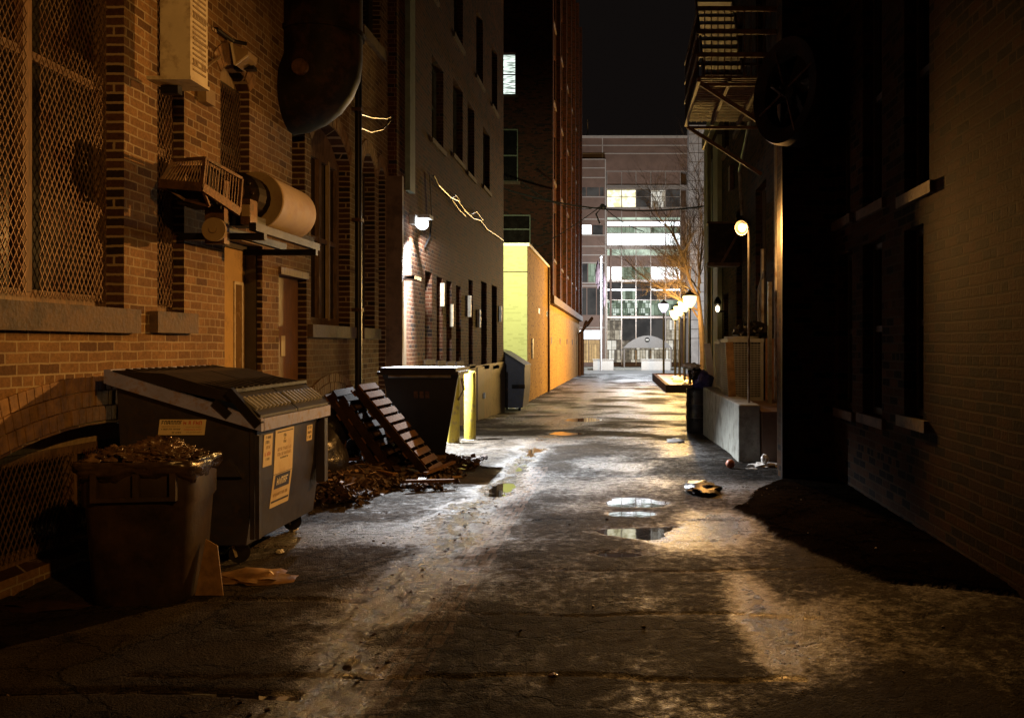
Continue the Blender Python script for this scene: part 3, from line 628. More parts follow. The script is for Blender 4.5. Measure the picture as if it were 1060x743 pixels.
# ================================================================== TALL BUILDING
T=thing('tall_brick_building','tall dark red brick block rising behind the yellow wall','building',(-3.6,50,-.8))
Df=PY(43.0); hD=[]; wl=[]
for x0,x1,yt,yb,lit in ((515,534,55,98,1),(516,536,133,188,0),(518,549,222,252,0)):
    u0=xz(x0,43); u1=xz(x1,43); v0=hz(yb,43); v1=hz(yt,43); hD.append(hole(u0,u1,v0,v1)); wl.append((u0,u1,v0,v1,lit))
for k,z in enumerate((20.0,24.0)): hD.append(hole(-5.9,-5.0,z,z+2.2)); wl.append((-5.9,-5.0,z,z+2.2,0))
g=MB(); wall(g,Df,-16,-3.6,-1.2,29,hD,.3)
hD2=[]; w2=[]
for k in range(5):
    u0=46+k*5.6
    for v in (6.2,10.4,14.6,18.8): hD2.append(hole(u0,u0+1.6,v,v+2.6)); w2.append((u0,u0+1.6,v,v+2.6))
DSp=PX(-3.6,1); g2=MB(); wall(g2,DSp,43,75,3.9,29,hD2,.3); g2.build('side_wall',M['brickD'],T)
g3=MB(); wall(g3,DSp,43.0,75,-1.2,3.9,[],.1); g3.build('ground_floor_wall',M['brickO'],T)
g.build('front_wall',M['brickD'],T)
M['litblind']=emis('blind_glow',(.80,.92,.84),1.7,var=.75,scale=3.5,stretch=(.6,1,5.5),mixcol=(.10,.12,.10))
for u0,u1,v0,v1,lit in wl: window(T,Df,u0,u1,v0,v1,rec=.15,fmat='framepale',gmat='litblind' if lit else 'glass',sillh=.15,label='lit window with half closed blinds' if lit else None)
for u0,u1,v0,v1 in w2: window(T,DSp,u0,u1,v0,v1,rec=.15,fmat='framedark',sillh=.15,cols=2)
for k in range(7):
    u=43.0+k*5.3; g=MB(); pbox(g,DSp,u,u+.7,3.9,29,0,.22); g.build('pilaster',M['brickD'],T)
g=MB(); pbox(g,DSp,42.9,75.1,3.7,4.1,0,.3); g.build('cornice',M['stone'],T)
for k in range(9):
    if k%2: continue
    u=44.5+k*3.2; g=MB(); pbox(g,DSp,u,u+.6,1.7,2.05,0,.015); g.build('vent',M['framedark'],T)
g=MB(); g.tube([(-3.4,71,-1),(-3.4,71,2.6),(-3.0,71.5,3.2),(-2.9,72,3.6)],.14,8); g.build('drain_pipe',M['rust'],T,smooth=True)
g=MB(); g.tube([(-3.3,74,-1),(-3.3,74,2.8),(-2.9,74.5,3.4),(-2.5,75,4.0)],.14,8); g.build('drain_pipe',M['rust'],T,smooth=True)

# ================================================================== OFFICE BUILDING across the street (Y=100)
T=thing('office_building','large modern office block with lit glass front closing the view','building',(0,100,-.9))
q=lambda x:(x-VX)/9.0
qz=lambda y:H+(VY-y)/9.0
E=PY(100.0)
g=MB(); g.box(q(480),q(735),103.2,112,-1,qz(141)); g.build('core',M['panel'],T)
# stone clad left wing with joints
g=MB(); pbox(g,E,q(480),q(627),qz(380),qz(165),-3.2,0); 
g.build('left_wing',M['panel'],T)
g=MB(); pbox(g,E,q(480),q(712),qz(175),qz(140),-3.2,-.8); g.build('upper_wall',M['panel'],T)
g=MB()
for y in (165,174,184,204,216,227,243.5,255,264,272,293,296,339): pbox(g,E,q(480),q(627),qz(y)-.05,qz(y)+.05,0,.02)
for y in (140.5,149,157.5): pbox(g,E,q(480),q(712),qz(y)-.05,qz(y)+.05,-.8,-.77)
pbox(g,E,q(480),q(712),qz(140)-.15,qz(140)+.1,-.8,-.6)
pbox(g,E,q(623),q(624),qz(165),qz(140),-.8,-.77); pbox(g,E,q(626.2),q(627.2),qz(378),qz(165),0,.1)
g.build('joint_strip',M['joint'],T)
def pane(x0,x1,y0,y1,m,dd=.012,name='window'):
    g=MB(); pbox(g,E,q(x0),q(x1),qz(y1),qz(y0),-.05+dd if dd<0 else 0,dd if dd>0 else dd+.05); return g.build(name,m,T)
wW=emis('office_white',(.90,.92,.98),4.5,var=.15,scale=.9,mixcol=(.6,.68,.66))
wG=cells('office_green',[(.03,.04,.025),(.12,.16,.10),(.26,.34,.24),(.4,.5,.38)],.9,.8,1.6,.02)
wG2=emis('office_pale_green',(.62,.76,.60),1.1,var=.4,scale=.8)
wY=emis('office_yellow',(.95,.90,.66),2.2,var=.3,scale=1.4,mixcol=(.5,.45,.25))
wO=cells('lobby_amber',[(.2,.13,.07),(.5,.32,.14),(.8,.55,.24)],1.0,.5,1.8)
wL=cells('lobby_busy',[(.04,.035,.03),(.16,.13,.09),(.5,.44,.33),(.85,.82,.72)],1.0,.55,1.15)
wD=emis('dim_office',(.10,.09,.08),.5,var=.7,scale=.6)
wS=cells('office_clutter',[(.015,.02,.015),(.07,.10,.06),(.20,.27,.18),(.75,.85,.75)],1.0,.42,.6)
for x0,x1,y0,y1,m in ((600,606.5,194,203,'d'),(607.5,620,194,203,'d'),(621,625,194,203,'d'),(600,612,233,242.5,'w'),(613.5,624,233,243,'d'),
   (600,608,273,292,'d'),(609,617,273,292,'g'),(618,625,273,292,'d'),(600,607,298,326,'d'),(608,617,298,326,'d'),(618,625,298,326,'d'),(600,621,342,351,'w'),(600,609,352,375,'o'),(610,621,352,375,'o')):
    pane(x0,x1,y0,y1,{'d':wD,'w':wW,'g':wG,'o':wO}[m])
# curtain wall: slabs, panes floor by floor, mullions in front
CX=[628,643.5,658.5,674,689.5,705]
E2=-1.2
bands=[(176,190,[0]*5,'spandrel'),(195,214,['y','y','d','l','d'],0),(214.5,223,['p']*5,0),(223.5,226,['G']*5,0),(228,232.5,['w']*5,0),(234,240,['g','g','G','g','g'],0),(240.5,252.5,['w']*5,0),
 (257,263.5,['G']*5,0),(263.5,275,['p']*5,0),(275.5,288.5,['w','g','g','w','w'],0),(292,298,['d','d','d','d','d'],0),(298.6,300,['w','w','p','w','w'],0),(300.5,310,['d','g','d','d','d'],0),(310.5,326,['s','s','s','g','g'],0),
 (330,352,['l','d','d','d','l'],0),(352.5,375,['L','L','L','L','L'],0)]
mm={'y':wY,'d':wD,'l':wL,'p':M['panel'],'G':wG2,'w':wW,'g':wG,'s':wS,'L':wL,0:M['panel']}
for y0,y1,row,_ in bands:
    for k in range(5):
        g=MB(); pbox(g,E,q(CX[k]+.4),q(CX[k+1]-.4),qz(y1),qz(y0),E2-.05,E2); g.build('spandrel' if row[k] in (0,'p') else 'window',mm[row[k]],T)
g=MB()
for y in (175,191,193,214,254,256,290,328): pbox(g,E,q(627.5),q(712),qz(y)-.12,qz(y)+.12,E2-1,E2+.2)
for y in (202,232.8,240,263.5,275,310): pbox(g,E,q(628),q(705),qz(y)-.03,qz(y)+.03,E2,E2+.07)
g.build('floor_slab',M['mull'],T)
for x in CX:
    g=MB(); pbox(g,E,q(x)-.05,q(x)+.05,qz(378),qz(176),E2+.003,E2+.14); g.build('mullion',M['mull'],T)
g=MB(); pbox(g,E,q(631),q(633.2),qz(327),qz(257),E2+.15,E2+.4); g.build('column',M['panel'],T)
# right stone tower
g=MB(); pbox(g,E,q(712),q(900),qz(380),qz(133),-10,1.5); g.build('right_tower',M['panelw'],T)
g=MB()
for k in range(24): 
    z=qz(133)-1.05*k; pbox(g,E,q(712),q(760),z-.03,z+.03,1.5,1.52)
for x in (722,733,744): pbox(g,E,q(x)-.03,q(x)+.03,qz(378),qz(133),1.5,1.52)
g.build('joint_strip',M['stone'],T)
# entrance canopy
g=MB(); pts=[(q(645),qz(360))]+[(q(645+48*t/10),qz(360)+1.35*math.sin(math.pi*t/10)**.8) for t in range(1,10)]+[(q(693),qz(360))]
g.prism(pts,94.8,99.0,lambda u,v,a:(u,a,v)); cno=g.build('entrance_canopy',M['canvas'],T); cno['label']='grey arched canvas entrance canopy'
g=MB().lathe([(0,.02),(.28,.02),(.28,0)],16,Matrix.Translation((q(668.5),94.78,qz(352)))@Matrix.Rotation(R(90),4,'X')); e_=g.build('emblem',M['ink'],cno)
g=MB().box(q(668.5)-.16,q(668.5)+.16,94.74,94.755,qz(352)-.05,qz(352)+.05); g.build('emblem_mark',M['paperwhite'],cno)
for x in (646,692): MB().tube([(q(x),95,-.8),(q(x),95,qz(360))],.08,8).build('canopy_post',M['mull'],T)

# flagpole, flag
X_=xz(622,88); p=thing('flagpole','white flagpole with limp flags before the office building','flagpole',(X_,88,-.9))
MB().tube([(X_,88,-.9),(X_,88,hz(268,88))],.11,10).blob((X_,88,hz(266,88)),(.16,.16,.16),0,sub=2).build('pole',M['flagpole'],p,smooth=True)
g=MB(); g.add([(X_-.1-(.0 if j%2 else .25)*1, 88+.12*math.sin(i*2.1+j), hz(275+i*4,88)) for i in range(7) for j in (0,1)],[(2*i,2*i+1,2*i+3,2*i+2) for i in range(6)])
g.blob((X_-.32,88,hz(283,88)),(.26,.12,1.15),.35,2.5,seed=3); g.build('flag',M['flag'],p,smooth=True)
g=MB().blob((X_+.35,88,hz(300,88)),(.16,.10,1.6),.3,2.5,seed=5); g.build('flag',M['flag'],p,smooth=True)
# white planter walls
for i,(x0,x1) in enumerate(((614,635),(664,694))):
    g=MB(); Z=90; g.box(xz(x0,Z),xz(x1,Z),Z,Z+.8,-.9,-.9+1.05); g.box(xz(x0,Z)-.05,xz(x1,Z)+.05,Z-.05,Z+.85,.15,.22)
    o=g.build('low_wall',M['snow']); tag(o,['short white wall at the foot of the flagpole','longer white wall in front of the arched canopy'][i],'wall','white walls along the far pavement')

# ================================================================== RIGHT FAR BUILDING  X=2.6
Fr=PX(2.6,-1)
T=thing('brick_building','shadowed brick building with olive pilaster behind the air conditioning units','building',(2.6,20,0))
hF=[]; wF=[]
for u0,u1,v0,v1 in ((15.6,16.8,1.9,4.6),(18.6,19.6,1.9,4.6),(15.6,16.8,6.4,8.8),(18.6,19.6,6.4,8.8),(21.0,21.9,6.4,8.8),(21.1,22.0,.2,2.9)):
    hF.append(hole(u0,u1,v0,v1)); wF.append((u0,u1,v0,v1))
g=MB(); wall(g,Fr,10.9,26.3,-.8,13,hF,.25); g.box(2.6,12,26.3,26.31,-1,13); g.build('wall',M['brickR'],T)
for w in wF: window(T,Fr,*w,rec=.15,fmat='framedark',sillh=.12)
g=MB(); pbox(g,Fr,22.4,23.5,-.6,hz(145,23),0,.12); pbox(g,Fr,25.2,26.25,-.6,hz(145,26),0,.1); pbox(g,Fr,22.3,26.3,hz(145,25),hz(145,25)+.4,0,.16); g.build('pilaster',M['olive'],T)
g=MB(); pbox(g,Fr,23.9,24.9,.1,hz(165,24.4),-.0,.03); pbox(g,Fr,24.35,24.42,.1,hz(165,24.4),.03,.06); g.build('tall_window',M['framepale'],T)

# near right building with pier
Gr=PX(2.55,-1)
T=thing('brick_building','almost black brick building with patchy bricks along the right side','building',(2.55,6,0))
hG=[]; wG_=[]
for x0,x1,yt,yb in ((868,882,262,424),(893,913,250,430),(936,956,235,432),(866,880,20,226),(893,913,-20,212),(936,962,-60,196)):
    u1=zat(x0,2.55); u0=zat(x1,2.55); um=(u0+u1)/2; hG.append(hole(u0,u1,hz(yb,um),hz(yt,um))); wG_.append((u0,u1,hz(yb,um),hz(yt,um)))
g=MB(); wall(g,Gr,-8,10.39,-.3,13,hG,.25); 
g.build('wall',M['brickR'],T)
for w in wG_: window(T,Gr,*w,rec=.13,fmat='framedark',sillh=.1,silld=.04)
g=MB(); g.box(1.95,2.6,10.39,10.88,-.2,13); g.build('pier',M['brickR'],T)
g=MB(); g.box(1.92,1.95,10.36,10.46,-.1,7); g.build('corner_guard',M['darkmetal'],T)

# concrete block wall with platform
g=MB(); 
g.box(1.62,1.92,12.0,17.2,-.35,.79); o=g.build('concrete_wall',M['concrete']); tag(o,'low grey concrete retaining wall beside the black drum','wall')
bv=o.modifiers.new('b','BEVEL'); bv.width=.02; bv.segments=2
g=MB().box(1.93,2.58,11.9,19.5,-.5,.70); o=g.build('loading_platform',M['conc_brown']); tag(o,'raised brown platform carrying the air conditioning units','platform')
# AC condensers
def condenser(x0,x1,y0,y1,z0,z1,label):
    p=thing('air_conditioner',label,'air conditioner',((x0+x1)/2,(y0+y1)/2,z0),'air conditioning units on the platform')
    g=MB().box(x0,x1,y0,y1,z0,z0+.06).box(x0-.01,x1+.01,y0-.01,y1+.01,z1-.06,z1)
    for a in (x0,x1-.04):
        for b2 in (y0,y1-.04): g.box(a,a+.04,b2,b2+.04,z0+.06,z1-.06)
    g.build('casing',M['acgrey'],p)
    g=MB().box(x0+.05,x1-.05,y0+.05,y1-.05,z0+.06,z1-.06); g.build('coil',M['fins'],p)
    g=MB(); n=22
    for k in range(n):
        z=z0+.09+(z1-z0-.2)*k/(n-1)
        g.box(x0+.04,x1-.04,y0+.004,y0+.02,z,z+.012); g.box(x0+.004,x0+.02,y0+.04,y1-.04,z,z+.012)
    m=11
    for k in range(1,m):
        x=x0+(x1-x0)*k/m; g.box(x,x+.008,y0,y0+.004,z0+.06,z1-.06)
        y=y0+(y1-y0)*k/m; g.box(x0,x0+.004,y,y+.008,z0+.06,z1-.06)
    g.build('grille',M['acgrey'],p)
    g=MB().lathe([(.30,z1),(.30,z1+.04),(.27,z1+.04),(.27,z1)],20,Matrix.Translation(((x0+x1)/2,(y0+y1)/2,0))); g.build('fan_guard',M['acgrey'],p)
condenser(1.76,2.34,14.3,15.3,.70,.70+1.02,'large slatted air conditioning unit at the front of the platform')
condenser(1.98,2.55,17.4,18.4,.70,.70+1.0,'smaller air conditioning unit standing behind the large one')
o=MB().box(2.36,2.56,14.2,14.24,.72,1.72,).box(2.40,2.52,14.17,14.2,.9,1.6).build('plywood_board',M['doorp']); tag(o,'orange brown wooden panel at the right of the large air conditioner','board')
o=MB().box(0,.12,0,.03,0,.95,Matrix.Translation((1.72,13.9,.71))@Matrix.Rotation(R(-3),4,'Y')).build('wood_board',M['cardboard']); tag(o,'narrow pale board leaning on the large air conditioner','board')
o=MB().box(0,.14,0,.03,0,1.25,Matrix.Translation((1.86,18.0,.4))@Matrix.Rotation(R(-7),4,'Y')).build('wood_board',M['snow']); tag(o,'white plank leaning behind the black drum','board')
o=MB().box(2.30,2.36,13.6,13.66,.7,2.6).build('steel_post',M['galv']); tag(o,'thin grey steel post on the platform in front of the pier','post')
# clutter on top of the AC
o=MB().blob((2.06,14.7,1.84),(.16,.14,.12),.5,2.5,seed=8).blob((2.3,14.8,1.87),(.18,.14,.14),.5,2.5,seed=9).build('crumpled_sheet',M['tarred']); tag(o,'crumpled dark sheet lying on the large air conditioner','sheet')

# drum, blue bag
p=thing('oil_drum','black ribbed steel drum at the end of the concrete wall','drum',(1.62,17.8,-.2))
zb=float(gbase(17.8)); prof=[(0,zb),(.27,zb)]
for k in range(13):
    z=zb+.05+.8*k/12; prof.append((.285+(.014 if k in (4,8) else 0)+(.004 if k%2 else 0),z))
prof+=[(.295,zb+.88),(.285,zb+.9),(.27,zb+.88),(0,zb+.86)]
MB().lathe(prof,28,Matrix.Translation((1.62,17.8,0))).build('barrel',M['drum'],p,smooth=True)
MB().lathe([(.29,zb+.31),(.302,zb+.32),(.29,zb+.33)],28,Matrix.Translation((1.62,17.8,0))).lathe([(.29,zb+.58),(.302,zb+.59),(.29,zb+.6)],28,Matrix.Translation((1.62,17.8,0))).build('hoop',M['galv'],p,smooth=True)
o=MB().blob((1.66,17.8,zb+1.05),(.20,.20,.22),.35,1.8,seed=4).build('trash_bag',M['bluebag'],smooth='all'); tag(o,'blue and black trash bag bulging out of the drum','bag')
o=MB().blob((1.42,17.7,zb+1.36),(.17,.12,.06),.6,2.5,seed=14).build('plastic_bag',M['whitebag'],smooth='all'); tag(o,'white plastic bag on top of the drum','bag')
MBb=MB().blob((1.5,17.75,zb+1.22),(.13,.14,.16),.4,2,seed=24).build('trash_bag',M['tarred'],smooth='all'); tag(MBb,'small black bag squeezed under the white one on the drum','bag')

# sodium lamp on conduit standing on the concrete wall
LX,LYs,LZs=1.69,12.15,3.25
p=thing('flood_lamp','orange glowing flood lamp on a thin conduit above the concrete wall','lamp',(1.80,12.35,.8))
MB().tube([(1.82,12.4,.79),(1.82,12.4,3.15),(1.80,12.35,3.32),(1.74,12.25,3.36)],.018,8).build('conduit',M['galv'],p,smooth=True)
Mh=Matrix.Translation((LX,LYs,LZs))@Vector((-5.2,-6.3,-1.9)).to_track_quat('Z','Y').to_matrix().to_4x4()
MB().lathe([(0,-.16),(.04,-.15),(.055,-.08),(.10,.0),(.105,.02),(.095,.02)],16,Mh).build('shade',M['galv'],p,smooth=True)
M['lampO']=emis('lamp_sodium',(1.0,.74,.38),4)
MB().blob((0,0,0),(.055,.055,.055),0,sub=2).lathe([(0,.024),(.085,.02)],16,None)
g=MB(); g.lathe([(0,.03),(.04,.025),(.06,.01),(.065,.0)],16,Mh); g.build('lens',M['lampO'],p,smooth='all')

# hanging blank box sign
p=thing('projecting_sign','dark blank boxed sign sticking out from the right wall','sign',(2.6,19.1,3.3))
MB().box(1.91,2.56,19.0,19.25,3.42,4.27).build('panel',M['darkmetal'],p)
g=MB(); 
for a in ((1.88,2.59,3.34,3.42),(1.88,2.59,4.27,4.31)): g.box(a[0],a[1],18.97,19.28,a[2],a[3])
g.bar((2.2,18.95,3.42),(2.58,18.95,4.1),.05); g.build('bracket',M['rust'],p)
# small wall lantern
p=thing('wall_lantern','tiny carriage lantern on the far right wall','lantern',(2.55,22,2.5)); g=MB().box(2.48,2.6,21.98,22.02,2.45,2.5); g.lathe([(.02,2.62),(.09,2.66),(.10,2.72),(.03,2.84)],8,Matrix.Translation((2.44,22,0))); g.lathe([(.03,2.42),(.06,2.45)],8,Matrix.Translation((2.44,22,0))); g.build('frame',M['black'],p)
MB().blob((2.44,22,2.54),(.055,.055,.085),0,sub=2).build('bulb',emis('small_bulb',(1,.8,.5),6),p)
# wall boxes and pipes on the right far wall
o=MB().box(2.5,2.59,20.0,20.3,5.2,5.75).build('junction_box',M['rust']); tag(o,'rusty junction box high between olive pilaster and fire escape','box')
g=MB(); g.tube([(2.5,16.2,6.4),(2.42,16.2,5.9),(2.45,18.0,5.2),(2.5,18.0,4.3)],.035,8); g.tube([(2.5,14.0,0.7),(2.5,14.0,6.0)],.04,8)
g.tube([(2.52,12.6,.7),(2.52,12.6,6.2)],.03,8); o=g.build('conduit',M['galv']); tag(o,'bent grey conduit running down the far right wall','pipe')
g=MB(); g.tube([(2.50,15.3,.7),(2.50,15.3,3.3)],.05,8); g.tube([(2.46,15.6,1.7),(2.44,15.4,2.6),(2.5,15.2,2.9)],.03,8); o=g.build('standpipe',M['galv']); tag(o,'pale vertical pipe behind the large air conditioner','pipe')

# ================================================================== FIRE ESCAPE
p=thing('fire_escape','dark iron fire escape platform high on the right','fire escape',(2.0,14.5,5.6))
zf=5.66
g=MB()
for k in range(26): y=13.2+.1*k; g.box(1.15,2.58,y,y+.035,zf,zf+.03)
for x in (1.15,1.62,2.1,2.54): g.box(x,x+.05,13.15,15.85,zf-.07,zf-.003)
g.build('grating',M['rust'],p)
g=MB()
for y in (13.2,15.8):
    g.bar((1.2,y,zf-.08),(2.55,y,zf-.95),.06); g.bar((1.2,y,zf-.10),(2.58,y,zf-.10),.05)
g.build('bracket',M['rust'],p)
g=MB()
for z in (.35,.7,1.05): 
    g.bar((1.17,13.2,zf+z),(1.17,15.8,zf+z),.05); g.bar((1.17,13.2,zf+z),(2.5,13.2,zf+z),.05,.07); g.bar((1.17,15.8,zf+z),(2.5,15.8,zf+z),.05)
for k in range(14):
    x=1.17+k*.1; g.bar((x,13.2,zf),(x,13.2,zf+1.05),.015); g.bar((x,15.8,zf),(x,15.8,zf+1.05),.015)
for k in range(20):
    y=13.2+k*.135; g.bar((1.17,y,zf),(1.17,y,zf+1.05),.015)
g.build('railing',M['rust'],p)
g=MB()
for k in range(14):
    t=k/13; g.box(1.3,1.9,13.5+1.9*t,13.68+1.9*t,zf+.15+1.9*t*1.25,zf+.18+1.9*t*1.25)
for x in (1.28,1.9): g.bar((x,13.4,zf+.05),(x,15.5,zf+2.6),.03,.12)
g.build('stair',M['rust'],p)
g=MB()
for k in range(26): y=13.2+.1*k; g.box(1.15,2.58,y,y+.035,zf+2.75,zf+2.78)
for x in (1.15,2.54): g.box(x,x+.05,13.15,15.85,zf+2.68,zf+2.747)
g.build('upper_grating',M['rust'],p)
# round fan housing
Zc=10.1; Mf=Matrix.Translation((xz(818,Zc),Zc,hz(95,Zc)))@Matrix.Rotation(R(-64),4,'Z')@Matrix.Rotation(R(90),4,'X')
p=thing('exhaust_fan','big round dark exhaust fan high on the right pier','fan',(xz(818,Zc),Zc,hz(150,Zc)))
MB().lathe([(.40,.0),(.42,.06),(.60,.10),(.62,.06),(.62,-.22),(.58,-.24),(.42,-.1),(.40,0)],40,Mf).build('ring',M['darkmetal'],p,smooth=True)
g=MB()
for k in range(6):
    g.box(.08,.42,-.07,.07,-.05,-.035,Mf@Matrix.Rotation(R(60*k),4,'Z')@Matrix.Rotation(R(25),4,'X'))
g.build('blades',M['darkmetal'],p)
MB().lathe([(0,.03),(.09,.02),(.09,-.2),(0,-.2)],16,Mf).build('hub',M['darkmetal'],p)
g=MB()
for k in range(4): g.box(.08,.6,-.012,.012,.07,.085,Mf@Matrix.Rotation(R(90*k+20),4,'Z'))
g.bar((1.95,10.3,6.3),(2.0,10.5,5.2),.05); g.bar((1.75,10.1,4.62),(2.2,10.4,4.4),.04); g.build('strut',M['rust'],p)

# ================================================================== LEFT WALL EQUIPMENT
# white box unit
def PAb(x,y,X): Z=zat(x,X); return Z
Xf=-3.42
p=thing('wall_unit','off white metal cabinet high between the mesh windows','air conditioner',(-3.6,6.9,3.9))
ya,yb_=6.72,7.18; za=hz(88,6.75)+.0
ya=zat(197,Xf); yb_=zat(215,Xf); za=hz(79,ya); 
MB().box(-3.66,Xf,ya,yb_,za,za+.75).build('cabinet',M['whiteenamel'],p)
MB().box(-3.76,Xf+.012,ya-.015,yb_+.01,za-.03,za-.002).build('tray',M['whiteenamel'],p)
g=MB(); 
for k in range(3):
    for j in range(9): 
        if random.random()<.75: g.box(Xf+.001,Xf+.004,ya+.05+j*.045,ya+.05+j*.045+.03,za+.12+.19*k,za+.145+.19*k)
for k in range(16): g.box(Xf,Xf+.006,ya+.04,yb_-.04,za+.06+.042*k,za+.075+.042*k)
g.build('louvre',M['beige'],p)
MB().box(-3.72,-3.58,ya+.12,yb_-.1,za-.10,za-.035).build('bracket',M['black'],p)
# floodlight, box, conduit
Zq=zat(250,-3.72)
p=thing('flood_light','triangular unlit flood light above the first arched window','lamp',(-3.9,Zq,4.8))
Zq=8.6
def tri(x,y,X=-3.7,Z=8.6): return Vector((xz(x,Z),Z,hz(y,Z)))
g=MB(); a,b2,c2=(-3.72,hz(46,Zq)),(-3.64,hz(67,Zq)),(-3.52,hz(53,Zq)); 
g.prism([(xz(240,Zq),hz(45,Zq)),(xz(244,Zq),hz(68,Zq)),(xz(256,Zq),hz(59,Zq)),(xz(257,Zq),hz(53,Zq))],Zq-.0,Zq+.22,lambda u,v,a:(u,a,v)); g.build('head',M['beige'],p)
g=MB(); g.bar((xz(240,Zq),Zq-.01,hz(45,Zq)),(xz(244,Zq),Zq-.01,hz(68,Zq)),.02); g.bar((xz(244,Zq),Zq-.01,hz(68,Zq)),(xz(257,Zq),Zq-.01,hz(58,Zq)),.015); g.build('bezel',M['whiteenamel'],p)
MB().tube([(-3.9,8.3,4.62),(-3.86,8.3,4.62),(-3.85,8.62,4.62),(-3.75,8.7,4.62)],.02,8).box(-3.9,-3.7,8.75,8.83,4.38,4.42).build('arm',M['black'],p)
p=thing('junction_box','small beige junction box below the white cabinet','box',(-3.9,zat(215,-3.85),3.5))
Zj=zat(215,-3.85); MB().box(-3.9,-3.82,Zj-.09,Zj+.09,hz(108,Zj),hz(94,Zj)).build('body',M['beige'],p); MB().tube([(-3.87,Zj,hz(94,Zj)),(-3.87,Zj,hz(70,Zj)),(-3.87,Zj+.3,hz(48,Zj))],.012,6).build('conduit',M['beige'],p)

# ventilation blower: hood, motor, pulley, long cylinder on rails
p=thing('ventilation_blower','rusty blower with wire hood, pulley and beige cylinder bolted above the yellow door','fan',(-3.5,8.0,2.7))
Zh=7.0; hx0,hx1=xz(168,Zh),xz(222,Zh)
g=MB()   # hood frame
yt,ym,yb2=hz(165,Zh),hz(190,Zh),hz(202,Zh)
fr=[(hx0-.02,Zh,ym),(hx1-.1,Zh,ym-.03),(hx1,Zh+.45,ym-.16)]
top=[(hx0+.06,Zh+.05,yt),(hx1-.1,Zh+.05,yt+.02),(hx1+.0,Zh+.5,yt-.06),(hx0+.05,Zh+.5,yt)]
for a,b2 in ((0,1),(1,2),(2,3),(3,0)): g.bar(top[a],top[b2],.025)
g.bar(fr[0],fr[1],.03,.07); g.bar(fr[1],fr[2],.03,.07); g.bar(top[0],fr[0],.025); g.bar(top[1],fr[1],.025); g.bar(top[2],fr[2],.025)
g.bar((hx0-.02,Zh+.5,ym),(hx0-.02,Zh,ym),.03,.07)
g.bar(fr[0],(hx0+.12,Zh+.12,yb2-.02),.02); g.bar((hx0+.12,Zh+.12,yb2-.02),(hx1-.1,Zh+.12,yb2-.07),.02); g.bar((hx1-.1,Zh+.12,yb2-.07),fr[1],.02)
g.build('hood_frame',M['rust'],p)
g=MB()
for k in range(14):
    t=k/13; a=Vector(top[0]).lerp(Vector(top[1]),t); b2=Vector(fr[0]).lerp(Vector(fr[1]),min(1,t+.12)); g.bar(a,b2,.006)
    a=Vector(top[1]).lerp(Vector(top[0]),t); b2=Vector(fr[1]).lerp(Vector(fr[0]),min(1,t+.12)); g.bar(a,b2,.006)
    a=Vector(top[1]).lerp(Vector(top[2]),t); b2=Vector(fr[1]).lerp(Vector(fr[2]),t); g.bar(a,b2,.006)
g.build('wire_guard',M['screen'],p)
MB().box(hx0+.05,hx1-.12,Zh+.14,Zh+.45,yb2-.05,yt-.02).build('filter_box',M['darkmetal'],p)
# middle plate and motor
X1,X2=-3.62,-3.30
MB().box(xz(212,7.4),xz(232,7.4),7.4,7.5,hz(252,7.4),hz(186,7.4)).build('side_plate',M['rust'],p)
g=MB(); g.lathe([(0,-.02),(.09,-.02),(.1,0),(.1,.03),(.03,.035),(.03,.05),(0,.05)],24,Matrix.Translation((xz(221,7.3),7.33,hz(237.5,7.3)))@Matrix.Rotation(R(90),4,'X')); g.build('pulley',M['beige'],p,smooth=True)
Mm=Matrix.Translation((xz(243,7.7),7.7,hz(200,7.7)))@Matrix.Rotation(R(90),4,'X')
g=MB(); g.lathe([(0,.06),(.05,.06),(.055,.02),(.15,.0),(.2,-.05),(.2,-.3),(0,-.3)],20,Mm)
for k in range(10): 
    a=2*math.pi*k/10; g.blob(Mm@Vector((.15*math.cos(a),.15*math.sin(a),.0)),(.022,.022,.022),.2,sub=1)
g.build('motor',M['darkmetal'],p)
g=MB(); g.lathe([(.085,.07),(.1,.085),(.115,.07),(.1,.055),(.085,.07)],20,Mm); g.box(xz(233,7.7),xz(236,7.7),7.66,7.9,hz(228,7.7),hz(200,7.7)); g.box(xz(249,7.6),xz(259,7.6),7.6,7.75,hz(232,7.6),hz(206,7.6)); g.build('motor_cover',M['rust'],p,smooth=True)
MB().box(xz(250.5,7.6),xz(258.5,7.6),7.592,7.598,hz(224,7.6),hz(212,7.6)).build('name_plate',M['beige'],p)
# cylinder along the alley
Mc=Matrix.Translation((-3.37,8.0,hz(207,8.0)))@Matrix.Rotation(R(-90),4,'X')
MB().lathe([(0,.03),(.15,.03),(.2,.02),(.255,.0),(.262,.01),(.262,.03),(.255,.04),(.255,.88),(.24,.92),(0,.92)],40,Mc).build('cylinder',M['beige'],p,smooth=True)
g=MB()
for X in (-3.55,-3.2):
    g.bar((X,7.55,hz(240,7.9)),(X,9.15,hz(240,7.9)),.06,.07)
g.bar((-3.9,7.7,hz(240,7.9)-.07),(-3.15,7.7,hz(240,7.9)-.07),.06); g.bar((-3.9,9.0,hz(240,7.9)-.07),(-3.15,9.0,hz(240,7.9)-.07),.06)

g.box(-3.5,-3.25,7.75,7.95,hz(240,7.9)+.035,hz(240,7.9)+.12); g.build('support_rail',M['black'],p)
